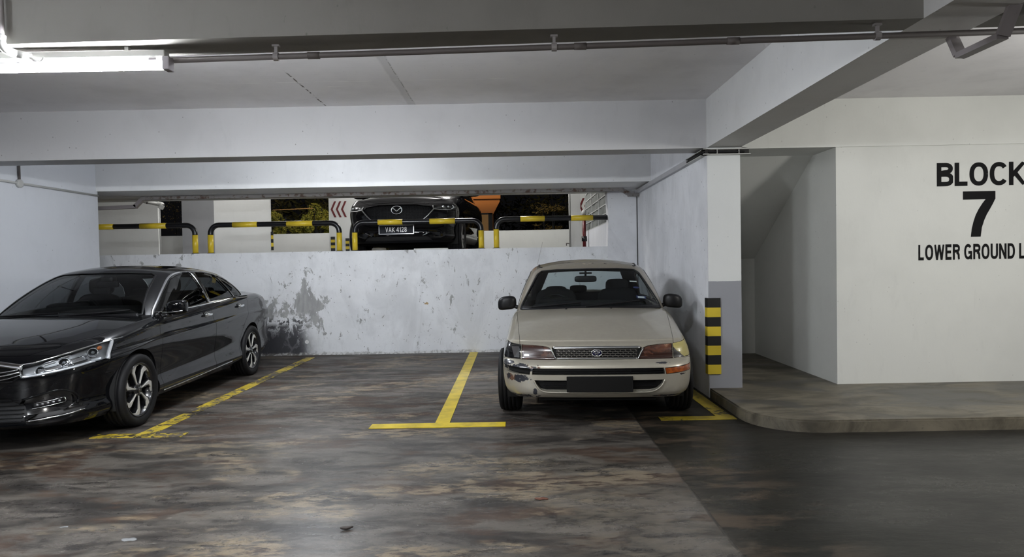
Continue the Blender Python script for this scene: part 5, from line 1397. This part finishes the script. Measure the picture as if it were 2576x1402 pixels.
    slit = [(.50, .262), (.78, .29), (.80, .325), (.56, .305)]
    T['slit1'] = [sk.cut('xz', slit, ff)]; T['slit0'] = [sk.cut('xz', mir(slit), ff)]
    T['bumper'] = [sk.cut('yz', [(-.2, .05), (AY - ar + .03, .05), (AY - ar + .02, .50), (.60, .66), (.56, .72), (.1, .76), (-.2, .76)], lambda p, n: True)]
    hood = [(-.45, .13), (-.62, .30), (-.74, .55), (-.80, 1.0), (-.79, 1.36), (-.60, 1.40), (0, 1.36), (.60, 1.40), (.79, 1.36), (.80, 1.0), (.74, .55), (.62, .30), (.45, .13), (0, .09)]
    T['hood'] = [sk.cut('xy', hood, lambda p, n: n.z > .05 and p.z > .74 and p.y < 1.5)]
    cabn = [(-.70, 1.42), (.70, 1.42), (.76, 1.6), (.78, 2.4), (.76, 3.4), (.66, 4.0), (0, 4.12), (-.66, 4.0), (-.76, 3.4), (-.78, 2.4), (-.76, 1.6)]
    T['well'] = [sk.cut('xy', cabn, lambda p, n: n.z > .5 and p.z > .9)]
    T['trunk'] = [sk.cut('xy', [(-.68, 4.14), (.68, 4.14), (.62, 4.82), (0, 4.86), (-.62, 4.82)], lambda p, n: n.z > .5)]
    tl = [(4.50, .98), (4.62, 1.035), (4.78, 1.02), (5.0, .95), (5.0, .80), (4.80, .82)]
    T['tail'] = [sk.cut('yz', tl, lambda p, n: abs(p.x) > .45)]
    T['rbumper'] = [sk.cut('yz', [(RY + ar - .02, .1), (5.1, .1), (5.1, .66), (4.7, .68), (RY + ar - .02, .56)], lambda p, n: True)]
    d1 = [(1.40, .24), (1.37, .5), (1.365, .75), (1.41, .90), (1.52, 1.02), (2.52, 1.06), (2.60, .97), (2.63, .6), (2.63, .24)]; d2 = [(2.637, .24), (2.637, .6), (2.607, .97), (2.53, 1.06), (3.72, 1.12), (3.74, .98), (3.66, .84), (3.50, .70), (3.40, .50), (3.37, .24)]
    sd = lambda q: (lambda p, n: abs(n.x) > .3 and p.x * q > 0 and p.z > .235)
    T['doors'] = [[sk.cut('yz', d, sd(q))] for q in (1, -1) for d in (d1, d2)]
    T['body'] = [sk.rest(lambda p, n: True)] + T['keep']; sk.done(); P = sk.panel
    P('body_shell', T['body'], side_p, car, flange=.022, gap=.001)
    P('hood', T['hood'], paint, car, gap=.0028, flange=.02); P('front_bumper', T['bumper'], paint, car, gap=.0015, flange=.05)
    P('trunk_lid', T['trunk'], side_p, car); P('rear_bumper', T['rbumper'], side_p, car)
    for t in T['doors']: P('door', t, side_p, car, gap=.0025)
    tlm = simple('tail_lamp_red', (0.20, 0.012, 0.012), .2, coat=1.0)
    h = P('tail_lamp', T['tail'], tlm, car, gap=.003, flange=.02)
    net = simple('mesh_black', (0.010, 0.010, 0.011), .5)
    P('grille_backing', T['grille'], M['under'], car, gap=0, flange=0, sink=(0, .05, 0)); P('lower_grille', T['low'], net, car, gap=0, flange=0, sink=(0, .05, 0))
    for q in ('0', '1'):
        P('fog_recess', T['fog' + q], M['gloss_black'], car, gap=0, flange=0, sink=(0, .045, 0)); P('bumper_slit', T['slit' + q], net, car, gap=0, flange=0, sink=(0, .035, 0))
    for z in (.26, .29, .32, .35, .38, .41): link('lower_grille_bar', strip(sk, [(-.46, z), (.46, z)], 'front', .008, .012, -.03), M['trim'], car)
    for i, z in enumerate((.565, .60, .635)): link('grille_bar', strip(sk, [(-.43 + .02 * i, z), (.43 - .02 * i, z)], 'front', .012, .016, -.02), M['gloss_black'], car, True)
    link('grille_chrome', strip(sk, [(-.46, .672), (-.3, .700), (0, .71), (.3, .700), (.46, .672)], 'front', .045, .02, .006), M['chrome'], car, True)
    for q in (1, -1):
        f_ = (lambda P_: P_) if q == 1 else mir
        link('grille_wing', merge(strip(sk, f_([(.20, .622), (.34, .638), (.44, .652)]), 'front', .008, .014, .008), strip(sk, f_([(.22, .598), (.36, .616), (.455, .636)]), 'front', .012, .018, .008), strip(sk, f_([(.26, .575), (.38, .592), (.47, .618)]), 'front', .006, .012, .006)), M['chrome'], car, True)
        # chrome line above the lamp
        link('lamp_brow', strip(sk, f_([(.40, .686), (.52, .702), (.62, .730), (.72, .764), (.80, .800), (.855, .830)]), 'front', .010, .010, .002), M['chrome'], car, True)
        # headlamp: lens over a housing with bowls, bars and a bright lower blade
        ln = P('headlight', T['hl' + ('1' if q == 1 else '0')], M['lens'], car, gap=.002, flange=0, lift=.001)
        P('headlight_housing', T['hl' + ('1' if q == 1 else '0')], M['lamp_house'], car, gap=.002, flange=0, sink=(-q * .035, .055, -.004))
        def inn(poly, w, h, off): return strip(sk, f_(poly), 'front', w, h, off)
        dl = simple('daylight_blade', (0.80, 0.82, 0.85), .25, .6, coat=1.0)
        link('light_blade', inn([(.475, .601), (.57, .612), (.68, .631), (.775, .654), (.832, .674)], .020, .02, -.010), dl, ln or car, True)
        link('light_blade', strip(sk, [(.545, .672), (.60, .735), (.672, .825)], 'side+' if q == 1 else 'side-', .030, .02, -.008), dl, ln or car, True)
        link('lamp_bar', merge(inn([(.66, .728), (.72, .748)], .010, .012, -.02), inn([(.58, .700), (.65, .722)], .008, .012, -.02), inn([(.70, .665), (.75, .715), (.78, .735)], .006, .012, -.015), inn([(.60, .640), (.70, .656), (.76, .672)], .006, .012, -.02)), M['chrome'], ln or car, True)
        for (x_, z_, r_, dd) in ((.575, .655, .036, .045), (.705, .695, .040, .04), (.815, .742, .036, .03)):
            pp_, nn_ = proj(sk, [(q * x_, z_)], 'front')
            if not pp_: continue
            n0 = (nn_[0] + Vector((0, -1.2, 0))).normalized(); o_ = pp_[0] - nn_[0] * dd
            R_ = Matrix.Translation(o_) @ Vector((0, 0, 1)).rotation_difference(n0).to_matrix().to_4x4()
            bowl = lathe([(.001, -.018), (r_ * .5, -.012), (r_ * .85, .002), (r_, .018), (r_ * 1.06, .018), (r_ * .9, -.006), (r_ * .5, -.02)], 26, 'z')
            link('reflector_bowl', xform(bowl, R_), M['lamp_chrome'], ln or car, True)
            link('projector', xform(sellip((0, 0, .004), (r_ * .42, r_ * .42, .014), 1, 1, 16, 8), R_), simple('projector_glass', (0.10, 0.11, 0.12), .05, .5, coat=1.0), ln or car, True)
        link('reflector_panel', merge(inn([(.56, .640), (.66, .660), (.70, .672)], .045, .006, -.030), inn([(.72, .690), (.80, .712)], .040, .006, -.028)), M['lamp_chrome'], ln or car, True)
        am = proj(sk, [(q * .828, .765)], 'front')[0]
        if am: link('side_marker', xform(sellip((0, 0, 0), (.012, .03, .018), .8, .8, 12, 8), Matrix.Translation(am[0] + Vector((-q * .022, .01, 0)))), simple('amber_bulb', (0.35, 0.10, 0.02), .2, coat=1.0), ln or car, True)
        # led fog strip
        fx_ = [(.52, .365), (.62, .377), (.70, .393)]
        fb = link('fog_lamp', merge(strip(sk, f_(fx_), 'front', .034, .012, -.030)), M['trim'], car, True)
        link('fog_lamp_frame', merge(strip(sk, f_([(.505, .345), (.62, .359), (.71, .376)]), 'front', .006, .012, -.020), strip(sk, f_([(.53, .385), (.62, .395), (.705, .411)]), 'front', .004, .010, -.020), strip(sk, f_([(.712, .376), (.708, .411)]), 'front', .008, .012, -.020)), M['chrome'], fb, True)
        for i in range(5):
            t_ = (i + .7) / 5.8; x_ = .52 + t_ * .18; z_ = .367 + t_ * .027; pp_, nn_ = proj(sk, [(q * x_, z_)], 'front')
            if pp_: link('led', sellip((0, 0, 0), (.012, .008, .009), .9, .9, 12, 8), simple('led_lens', (0.5, 0.5, 0.52), .15, .7, coat=1.0) if i == 0 and q == 1 else bpy.data.materials['led_lens'], fb, True, pp_[0] + Vector((0, .024, 0)))
        link('bumper_chrome', merge(strip(sk, f_([(.50, .255), (.60, .264), (.72, .278), (.79, .296)]), 'front', .012, .014, .004)), M['chrome'], car, True)
        link('recess_edge', strip(sk, f_(smooth2([(.46, .420), (.59, .458), (.68, .478), (.735, .455), (.758, .40), (.755, .35)], 4)), 'front', .016, .012, .004), paint, car, True)
    for q in (1, -1):
        for y_, r_ in ((AY, ar), (RY, ar)):
            link('wheel_well', arch_liner(y_, .335, r_ + .008, .885, .55, q), M['under'], car, True)
        v_ = 'side+' if q == 1 else 'side-'
        ap = [(AY + ar * .97 * math.cos(a), .335 + ar * .995 * math.sin(a)) for a in np.linspace(-.15, math.pi + .15, 36)]
        link('sill_chrome', strip(sk, [(1.42, .243), (2.3, .262), (3.1, .285)], v_, .010, .010, .004), M['chrome'], car, True)
        link('mud_flap', box(q * .80 - .09, q * .80 + .09, AY + ar - .025, AY + ar + .005, .20, .48, .004), M['trim'], car)
        link('mud_flap', box(q * .80 - .09, q * .80 + .09, RY + ar - .02, RY + ar + .01, .20, .46, .004), M['trim'], car)
    link('underbody', merge(box(-.50, .50, .15, 4.8, .18, .30), box(-.76, .76, 1.36, 3.38, .18, .30)), M['under'], car)
    sk.liner('inner_shell', set(T['arch'] + T['well'] + T['grille'] + T['low'] + T['fog0'] + T['fog1'] + T['slit0'] + T['slit1'] + T['hl0'] + T['hl1']), M['under'], car, .03)
    # ---------- cabin
    cb = dict(cab_base=[(0, 1.20), (.40, 1.235), (.68, 1.33), (.78, 1.46), (.82, 1.75), (.83, 2.2), (.825, 2.8), (.81, 3.45), (.77, 3.92), (.62, 4.28), (.30, 4.44), (0, 4.46)],
              cab_top=[(0, 2.06), (.32, 2.09), (.52, 2.15), (.585, 2.24), (.605, 2.40), (.615, 2.65), (.615, 2.95), (.605, 3.25), (.58, 3.46), (.46, 3.60), (.25, 3.66), (0, 3.68)],
              cab_base_z=[.955, .95, .93, .92, .93, .95, .97, .99, 1.01, 1.03, 1.05, 1.05], cab_top_z=[1.385, 1.385, 1.382, 1.385, 1.395, 1.402, 1.402, 1.385, 1.365, 1.35, 1.35, 1.35],
              crown=.068, roofz=lambda y: -max(0, y - 2.9) * .05, bulge=.030, nc=160)
    ck = Skin(build_cabin(cb)); C = {}
    ws = [(-.70, .985), (.70, .985), (.685, 1.02), (.56, 1.30), (.525, 1.355), (.47, 1.378), (.25, 1.388), (0, 1.39), (-.25, 1.388), (-.47, 1.378), (-.525, 1.355), (-.56, 1.30), (-.685, 1.02)]
    C['ws'] = [ck.cut('xz', ws, lambda p, n: p.y < 2.35 and n.y < -.15)]
    C['rw'] = [ck.cut('xz', [(-.60, 1.12), (.60, 1.12), (.47, 1.33), (0, 1.345), (-.47, 1.33)], lambda p, n: p.y > 3.4 and n.y > .12)]
    w1 = [(1.53, .975), (1.59, 1.02), (1.86, 1.18), (2.14, 1.312), (2.32, 1.355), (2.52, 1.375), (2.67, 1.372), (2.67, 1.02)]
    w2 = [(2.75, 1.02), (2.75, 1.374), (3.00, 1.368), (3.27, 1.335), (3.50, 1.04)]
    w3 = [(3.54, 1.042), (3.31, 1.33), (3.52, 1.275), (3.70, 1.19), (3.81, 1.10), (3.83, 1.055)]
    cdn = lambda q: (lambda p, n: p.x * q > 0 and abs(n.x) > .35)
    C['sw'] = [ck.cut('yz', w_, cdn(q)) for q in (1, -1) for w_ in (w1, w2, w3)]
    C['body'] = [ck.rest(lambda p, n: True)]; ck.done()
    ck.panel('roof', C['body'], paint, car, gap=0, flange=.012); ck.liner('headliner', set(C['ws'] + C['rw'] + C['sw']), M['cabin'], car, .03)
    w_ = ck.panel('windscreen', C['ws'], M['glass_mid'], car, gap=.010, flange=0, lift=-.004); ck.panel('rear_window', C['rw'], M['glass_mid'], car, gap=.008, flange=0, lift=-.004)
    for t in C['sw']: ck.panel('side_window', t, M['glass_dark'], car, gap=.004, flange=0, lift=-.003)
    link('windscreen_seal', strip(ck, ws, 'front', .018, .006, .0005, .02, True), M['trim'], w_, True)
    for v_ in ('side+', 'side-'):
        top = smooth2([(1.50, .965), (1.59, 1.038), (1.86, 1.198), (2.14, 1.330), (2.34, 1.373), (2.58, 1.391), (3.0, 1.384), (3.30, 1.348), (3.55, 1.285), (3.73, 1.198), (3.83, 1.115), (3.865, 1.05)], 4)
        link('window_chrome', strip(ck, top, v_, .022, .010, .002), M['chrome'], car, True)
        link('belt_chrome', strip(ck, [(1.50, .965), (2.1, .998), (2.7, 1.018), (3.3, 1.036), (3.86, 1.048)], v_, .022, .012, .003), M['chrome'], car, True)
        link('window_pillar', strip(ck, [(2.71, 1.02), (2.71, 1.38)], v_, .075, .006, .001), M['gloss_black'], car, True); link('window_divider', strip(ck, [(3.52, 1.045), (3.29, 1.335)], v_, .028, .006, .001), M['gloss_black'], car, True)
        link('pillar_chrome', strip(ck, [(2.70, 1.02), (2.64, 1.378)], v_, .008, .008, .004), M['chrome'], car, True)
    link('cowl', strip(ck, [(-.68, .978), (.68, .978)], 'front', .05, .012, .004), M['trim'], car, True)
    for (x0, z0, x1, z1) in ((-.62, .985, .0, 1.01), (.02, .985, .60, 1.02)):
        link('wiper', merge(strip(ck, [(x0, z0), (x1, z1)], 'front', .012, .016, .012)), M['trim'], car)
    cabin_interior(car, c, .72, 1.5, 4.0, 1.0, [(-.38, 2.55, .24), (.38, 2.55, .24)], -.38, 1.85)
    rs = link('rear_seat', sellip((0, 3.60, .85), (.66, .14, .26), .35, .5, 28, 10), M['seat'], car, True)
    for x_ in (-.4, .4): link('rear_headrest', sellip((x_, 3.56, 1.12), (.12, .05, .06), .5, .6, 16, 8), M['seat'], rs, True)
    link('parcel_shelf', box(-.66, .66, 3.6, 4.1, .98, 1.0), M['cabin'], car)
    rm = link('rear_view_mirror', sellip((0, 2.10, 1.27), (.12, .02, .038), .45, .5, 24, 10), M['trim'], car, True)
    link('sensor_box', sellip((0, 2.12, 1.325), (.07, .06, .035), .5, .5, 16, 8), M['trim'], rm, True)
    link('phone_mount', box(-.10, .06, 2.0, 2.03, 1.17, 1.235, .006), M['trim'], car)
    for q in (-1, 1):
        mr = link('door_mirror', sellip((0, 0, 0), (.098, .07, .070), .55, .6, 28, 16, lambda p_: Vector((p_.x, p_.y + .035 * abs(p_.x) / .1, p_.z + .012 * q * p_.x / .1 - (.016 if p_.z < 0 else 0) * q * p_.x / .1))), paint, car, True, (q * .985, 1.52, 1.04))
        link('mirror_arm', sellip((q * -.12, .01, -.072), (.08, .04, .022), .6, .6, 16, 8), M['gloss_black'], mr, True)
        link('mirror_base', sellip((q * -.16, .0, -.065), (.035, .08, .035), .6, .6, 16, 8), M['gloss_black'], mr, True)
        link('mirror_line', merge(tube([(q * -.10, -.062, -.045), (q * .0, -.078, -.04), (q * .09, -.045, -.03)], .004, 6)), M['chrome_satin'], mr, True)
        v_ = 'side+' if q == 1 else 'side-'
        for y_, z_ in ((2.46, .90), (3.43, .94)):
            pp_, nn_ = proj(sk, [(y_, z_)], v_)
            if pp_:
                hb = link('door_handle', sellip((0, 0, 0), (.012, .095, .016), .7, .5, 16, 8, lambda p_: Vector((p_.x - q * .004 * (abs(p_.y) / .09) ** 2, p_.y, p_.z))), M['chrome'], car, True, pp_[0] + Vector((q * .028, 0, 0)))
                link('handle_cup', sellip((-q * .026, -.02, 0), (.006, .06, .034), .8, .8, 14, 8), M['gloss_black'], hb, True)
    pp_, nn_ = proj(sk, [(3.95, .93)], 'side+')
    # wheels with seven hooked machined spokes
    def spokes(w, rR, hw, s):
        ox = s * hw * .80; ix = s * hw * .45
        link('hub', lathe([(0, ix), (.062, ix), (.060, ox * .93), (.045, ox * .96), (0, ox * .96)], 30, 'x'), M['rim_dark'], w, True)
        cap_ = link('centre_cap', lathe([(0, ox * .95), (.030, ox * .95), (.030, ox * 1.0), (.026, ox * 1.03), (0, ox * 1.03)], 24, 'x'), M['gloss_black'], w, True)
        e = s * ox * 0; xo = ox * 1.035
        hb = merge(box(min(xo, xo + s * .002), max(xo, xo + s * .002), -.013, -.009, -.013, .013), box(min(xo, xo + s * .002), max(xo, xo + s * .002), .009, .013, -.013, .013), box(min(xo, xo + s * .002), max(xo, xo + s * .002), -.010, .010, -.002, .002))
        link('emblem', hb, M['chrome'], cap_)
        for k in range(5):
            a = 2 * math.pi * k / 5 + .3; link('lug_nut', xform(lathe([(0, ox * .86), (.009, ox * .86), (.009, ox * .98), (0, ox * .98)], 8, 'x'), Matrix.Translation((0, .046 * math.cos(a), .046 * math.sin(a)))), M['chrome_satin'], w)
        R = rR - .004
        for k in range(7):
            a0 = 2 * math.pi * k / 7 + .2
            def pt(r, da): a = a0 + s * -da; return (r * math.cos(a), r * math.sin(a))
            # machined face: narrow at hub, widening, then hooking round along the rim
            face = [pt(.055, -.10), pt(R * .45, -.075), pt(R * .80, -.105), pt(R * .86, -.06), pt(R * .985, .02), pt(R * .99, .22), pt(R * .985, .48), pt(R * .95, .46), pt(R * .90, .26), pt(R * .74, .085), pt(R * .45, .055), pt(.055, .12)]
            face = face if s < 0 else face[::-1]
            f1 = link('spoke', poly_plate(face, s, ix + s * .02, ox * 1.0, .003), M['rim_face'], w)
            und = [pt(.055, -.34), pt(R * .5, -.20), pt(R * .95, -.15), pt(R * .98, .30), pt(R * .70, .15), pt(.055, .20)]
            und = und if s < 0 else und[::-1]
            link('spoke_back', poly_plate(und, s, ix - s * .02, ix + s * .03, .0), M['rim_dark'], w)
    for (x, y, s, st) in ((.815, AY, 1, 0), (-.815, AY, -1, 0), (.815, RY, 1, 0), (-.815, RY, -1, 0)):
        wheel(car, 'wheel', x, y, .330, .215, .240, spokes, st, s)
    return car
black = make_black()
black.rotation_euler = (0, 0, math.radians(1.3)); black.location = (-4.31, 5.20, 0)
# ------------------------------------------------------------------ black crossover on the upper deck
def make_suv():
    car = thing('crossover', 'black crossover with plate VAK 4128 parked on the upper deck behind the railing', 'car', (0, 0, 0))
    paint = car_paint('black_suv_paint', (0.003, 0.003, 0.004), 0.0, 0.25, 0.8, 0.01, spec=0.0).m
    SO = pchip([(0, .09), (.05, .05), (.15, .02), (.3, .03), (.45, .02), (.65, .0), (.75, .004), (.85, .02), (.93, .045), (1, .09)])
    AY = .92; RY = 3.62; L = 4.55
    c = dict(L=L, plan=[(0, 0), (.30, .015), (.56, .07), (.74, .19), (.84, .38), (.885, .62), (.91, .95), (.92, 1.5), (.92, 3.0), (.90, 3.8), (.84, 4.3), (.6, 4.5), (.3, 4.55), (0, 4.55)],
             S=[(0, .92), (.25, .945), (.6, 1.0), (1.0, 1.06), (1.5, 1.11), (3, 1.14), (4, 1.16), (4.55, 1.08)], H=[(0, .925), (.15, .975), (.4, 1.06), (.8, 1.13), (1.3, 1.20), (1.6, 1.22), (4.0, 1.2), (4.55, 1.1)],
             zb=[(0, .24), (1, .25), (3.5, .26), (4.55, .34)], side_off=lambda v, y: SO(v),
             front_off=[(.2, .08), (.27, .03), (.32, .01), (.42, .0), (.50, .02), (.62, .035), (.78, .04), (.86, .07), (.91, .12), (.94, .17), (.98, .2)],
             rear_off=[(.3, .05), (.5, 0), (.9, .05), (1.1, .12)], spine=(.75, 3.8), corner=.2, n=130)
    sk = Skin(build_tub(c)); T = {}; ff = lambda p, n: p.y < .9 and n.y < -.08 and p.z < .96
    T['arch'] = [sk.cut('yz', arch_poly(y_, .36, .405, .05), lambda p, n: abs(p.x) > .5 and abs(n.x) > .15 and p.z < .82) for y_ in (AY, RY)]
    gr = [(-.33, .56), (-.24, .53), (.24, .53), (.33, .56), (.42, .66), (.535, .80), (.50, .845), (.30, .88), (-.30, .88), (-.50, .845), (-.535, .80), (-.42, .66)]
    T['grille'] = [sk.cut('xz', gr, ff)]
    hl = [(.56, .800), (.70, .795), (.82, .800), (.868, .83), (.87, .875), (.82, .898), (.70, .885), (.545, .862)]
    T['h1'] = [sk.cut('xz', hl, lambda p, n: p.x > 0 and p.y < .95)]; T['h0'] = [sk.cut('xz', mir(hl), lambda p, n: p.x < 0 and p.y < .95)]
    T['low'] = [sk.cut('xz', [(-.55, .27), (.55, .27), (.46, .35), (-.46, .35)], ff)]
    T['clad'] = [sk.cut('yz', [(-.1, .1), (4.7, .1), (4.7, .40), (RY + .45, .40), (RY + .4, .36), (AY + .5, .36), (AY + .47, .30), (-.1, .27)], lambda p, n: True)]
    T['bumper'] = [sk.cut('yz', [(-.2, .05), (AY - .39, .05), (AY - .38, .60), (.62, .79), (-.2, .79)], lambda p, n: True)]
    hood = [(-.45, .12), (-.66, .32), (-.76, .7), (-.78, 1.3), (0, 1.36), (.78, 1.3), (.76, .7), (.66, .32), (.45, .12), (0, .06)]
    T['hood'] = [sk.cut('xy', hood, lambda p, n: n.z > .05 and p.z > .88 and p.y < 1.5)]
    d1 = [(1.42, .40), (1.40, .8), (1.46, 1.08), (2.45, 1.13), (2.47, .40)]; d2 = [(2.477, .40), (2.457, 1.13), (3.40, 1.16), (3.42, .95), (3.22, .70), (3.16, .40)]
    T['doors'] = [[sk.cut('yz', d, lambda p, n, q=q: abs(n.x) > .3 and p.x * q > 0)] for q in (1, -1) for d in (d1, d2)]
    T['body'] = [sk.rest(lambda p, n: True)]; sk.done(); P = sk.panel
    P('body_shell', T['body'], paint, car, flange=.022, gap=.001); P('hood', T['hood'], paint, car, gap=.004, flange=.02); P('front_bumper', T['bumper'], paint, car, gap=.003, flange=.04)
    P('wheel_cladding', T['clad'], M['trim'], car, gap=.001, flange=.02)
    for t in T['doors']: P('door', t, paint, car, gap=.004)
    net = NG('hex_mesh'); v = net.voro(net.map(net.obj(), (1, 0, 1)), 42, rnd=.25); net.set(color=net.mix(net.rng(v, .30, .42), (0.002, 0.002, 0.002), (0.012, 0.012, 0.013)), rough=.6, spec=.1)
    P('grille_mesh', T['grille'], net.m, car, gap=0, flange=0, sink=(0, .03, 0)); P('lower_intake', T['low'], M['under'], car, gap=0, flange=0, sink=(0, .04, 0))
    for q in (1, -1):
        f_ = (lambda P_: P_) if q == 1 else mir
        ln = P('headlight', T['h1' if q == 1 else 'h0'], M['lens'], car, gap=.003, flange=0); P('headlight_housing', T['h1' if q == 1 else 'h0'], M['gloss_black'], car, gap=.003, flange=0, sink=(-q * .02, .04, 0))
        link('grille_wing', merge(strip(sk, f_([(.545, .855), (.565, .80), (.47, .685), (.36, .585)]), 'front', .018, .02, .008), strip(sk, f_([(.565, .80), (.68, .788), (.80, .792)]), 'front', .012, .016, .006)), M['chrome_satin'], car, True)
        for (x_, r_) in ((.70, .026), (.77, .022)):
            pp_, nn_ = proj(sk, [(q * x_, .845)], 'front')
            if pp_: link('projector', sellip((0, 0, 0), (r_, .02, r_), .8, .8, 14, 8), M['lamp_chrome'], ln, True, pp_[0] + Vector((-q * .012, .03, 0)))
        arc = [(.815, .815), (.835, .835), (.838, .86), (.82, .882)]
        link('light_signature', strip(sk, f_(arc), 'front', .012, .012, -.006, .01), M['white_print'] , ln, True)
        link('fog_trim', strip(sk, f_([(.40, .36), (.50, .41)]), 'front', .008, .01, .004), M['chrome_satin'], car, True)
        link('wheel_well', arch_liner(AY, .36, .412, .88, .5, q), M['under'], car, True); link('wheel_well', arch_liner(RY, .36, .412, .88, .5, q), M['under'], car, True)
        mr = link('door_mirror', sellip((0, 0, 0), (.12, .08, .085), .55, .6, 22, 12), paint, car, True, (q * 1.0, 1.62, 1.22)); link('mirror_arm', box(-q * .17 if q > 0 else .07, -q * .07 if q > 0 else .17, -.03, .03, -.08, -.05), M['trim'], mr)
        sv = 'side+' if q == 1 else 'side-'
        link('sill_trim', strip(sk, [(1.45, .41), (3.1, .42)], sv, .02, .015, .004), M['chrome_satin'], car, True)
    link('hood_lip', strip(sk, [(-.42, .915), (0, .925), (.42, .915)], 'front', .008, .01, .002), M['gloss_black'], car, True)
    # emblem: oval ring with a wing
    ey = sk.ray((0, -2, .79), (0, 1, 0)).y - .012
    ring = bmesh.new(); sweep(ring, [(.083 * math.cos(t), 0, .066 * math.sin(t)) for t in np.linspace(0, 2 * math.pi, 33)[:-1]], circ(.0075, 8), up=Vector((0, 1, 0)), close=True)
    wing = bmesh.new()
    sweep(wing, spline([(-.078, 0, .026), (-.045, 0, .020), (-.02, 0, -.004), (0, 0, -.020)], 5), circ(.008, 8), up=Vector((0, 1, 0))); sweep(wing, spline([(.078, 0, .026), (.045, 0, .020), (.02, 0, -.004), (0, 0, -.020)], 5), circ(.008, 8), up=Vector((0, 1, 0)))
    link('emblem', xform(merge(ring, wing), Matrix.Translation((0, ey, .79))), M['chrome_satin'], car, True)
    # number plate
    py = -0.012
    pl = link('number_plate', box(-.268, .268, py - .012, py, .39, .53, .004), simple('plate_dark_blue', (0.010, 0.011, 0.017), .5, spec=.15), car)
    link('plate_frame', merge(box(-.275, .275, py - .014, py, .526, .536), box(-.275, .275, py - .014, py, .384, .394), box(-.275, -.265, py - .014, py, .384, .536), box(.265, .275, py - .014, py, .384, .536)), M['chrome_satin'], pl)
    link('plate_bracket', box(-.2, .2, py, .06, .42, .50), M['trim'], pl)
    me = glyph_text('VAK 4128', .082, .335, .17, .12, .28)
    for v_ in me.vertices: v_.co += Vector((-.170, py - .0135, .420))
    tag(link('plate_lettering', me, M['white_print'], pl), 'white characters VAK 4128')
    link('underbody', box(-.72, .72, .5, 4.3, .22, .34), M['under'], car)
    sk.liner('inner_shell', set(T['arch'] + T['grille'] + T['low'] + T['h0'] + T['h1']), M['under'], car, .03)
    cb = dict(cab_base=[(0, 1.15), (.40, 1.19), (.68, 1.28), (.79, 1.42), (.82, 1.75), (.83, 2.3), (.825, 3.0), (.80, 3.6), (.75, 4.1), (.6, 4.30), (.30, 4.38), (0, 4.40)],
              cab_top=[(0, 1.95), (.32, 1.97), (.54, 2.03), (.60, 2.12), (.62, 2.30), (.63, 2.6), (.63, 3.0), (.62, 3.5), (.59, 3.8), (.5, 3.93), (.25, 4.0), (0, 4.02)],
              cab_base_z=[1.10, 1.09, 1.06, 1.04, 1.05, 1.07, 1.09, 1.10, 1.1, 1.1, 1.1, 1.1], cab_top_z=[1.60, 1.60, 1.60, 1.60, 1.61, 1.615, 1.615, 1.60, 1.58, 1.56, 1.55, 1.55], crown=.06, roofz=lambda y: 0, bulge=.03, nc=110)
    ck = Skin(build_cabin(cb)); C = {}
    C['ws'] = [ck.cut('xz', [(-.70, 1.15), (.70, 1.15), (.56, 1.55), (.3, 1.60), (-.3, 1.60), (-.56, 1.55)], lambda p, n: p.y < 2.2 and n.y < -.15)]
    C['sw'] = [ck.cut('yz', w_, lambda p, n, q=q: p.x * q > 0 and abs(n.x) > .35) for q in (1, -1) for w_ in ([(1.55, 1.14), (2.1, 1.50), (2.3, 1.56), (2.52, 1.57), (2.52, 1.14)], [(2.6, 1.14), (2.6, 1.57), (3.3, 1.54), (3.55, 1.40), (3.6, 1.2)])]
    C['body'] = [ck.rest(lambda p, n: True)]; ck.done()
    ck.panel('roof', C['body'], paint, car, gap=0, flange=.012); ck.panel('windscreen', C['ws'], M['glass_dark'], car, gap=.01, flange=0)
    for t in C['sw']: ck.panel('side_window', t, M['gloss_black'], car, gap=.006, flange=0)
    def spokes(w, rR, hw, s):
        ox = s * hw * .8; link('hub', lathe([(0, s * hw * .3), (.07, s * hw * .3), (.06, ox), (0, ox)], 20, 'x'), M['rim_silver'], w, True)
        for k in range(5):
            a = 2 * math.pi * k / 5; pt = lambda r, d: (r * math.cos(a + d), r * math.sin(a + d))
            link('spoke', poly_plate([pt(.05, -.4), pt(rR * .98, -.2), pt(rR * .98, .2), pt(.05, .4)], s, s * hw * .4, ox), M['rim_silver'], w)
    for (x, y, s) in ((.80, AY, 1), (-.80, AY, -1), (.80, RY, 1), (-.80, RY, -1)): wheel(car, 'wheel', x, y, .36, .235, .225, spokes, 0, s)
    return car
suv = make_suv(); suv.rotation_euler = (0, 0, math.radians(-4.0)); suv.location = (-1.945, 11.38, 1.55); suv.scale = (1.08, 1.0, 1.0)
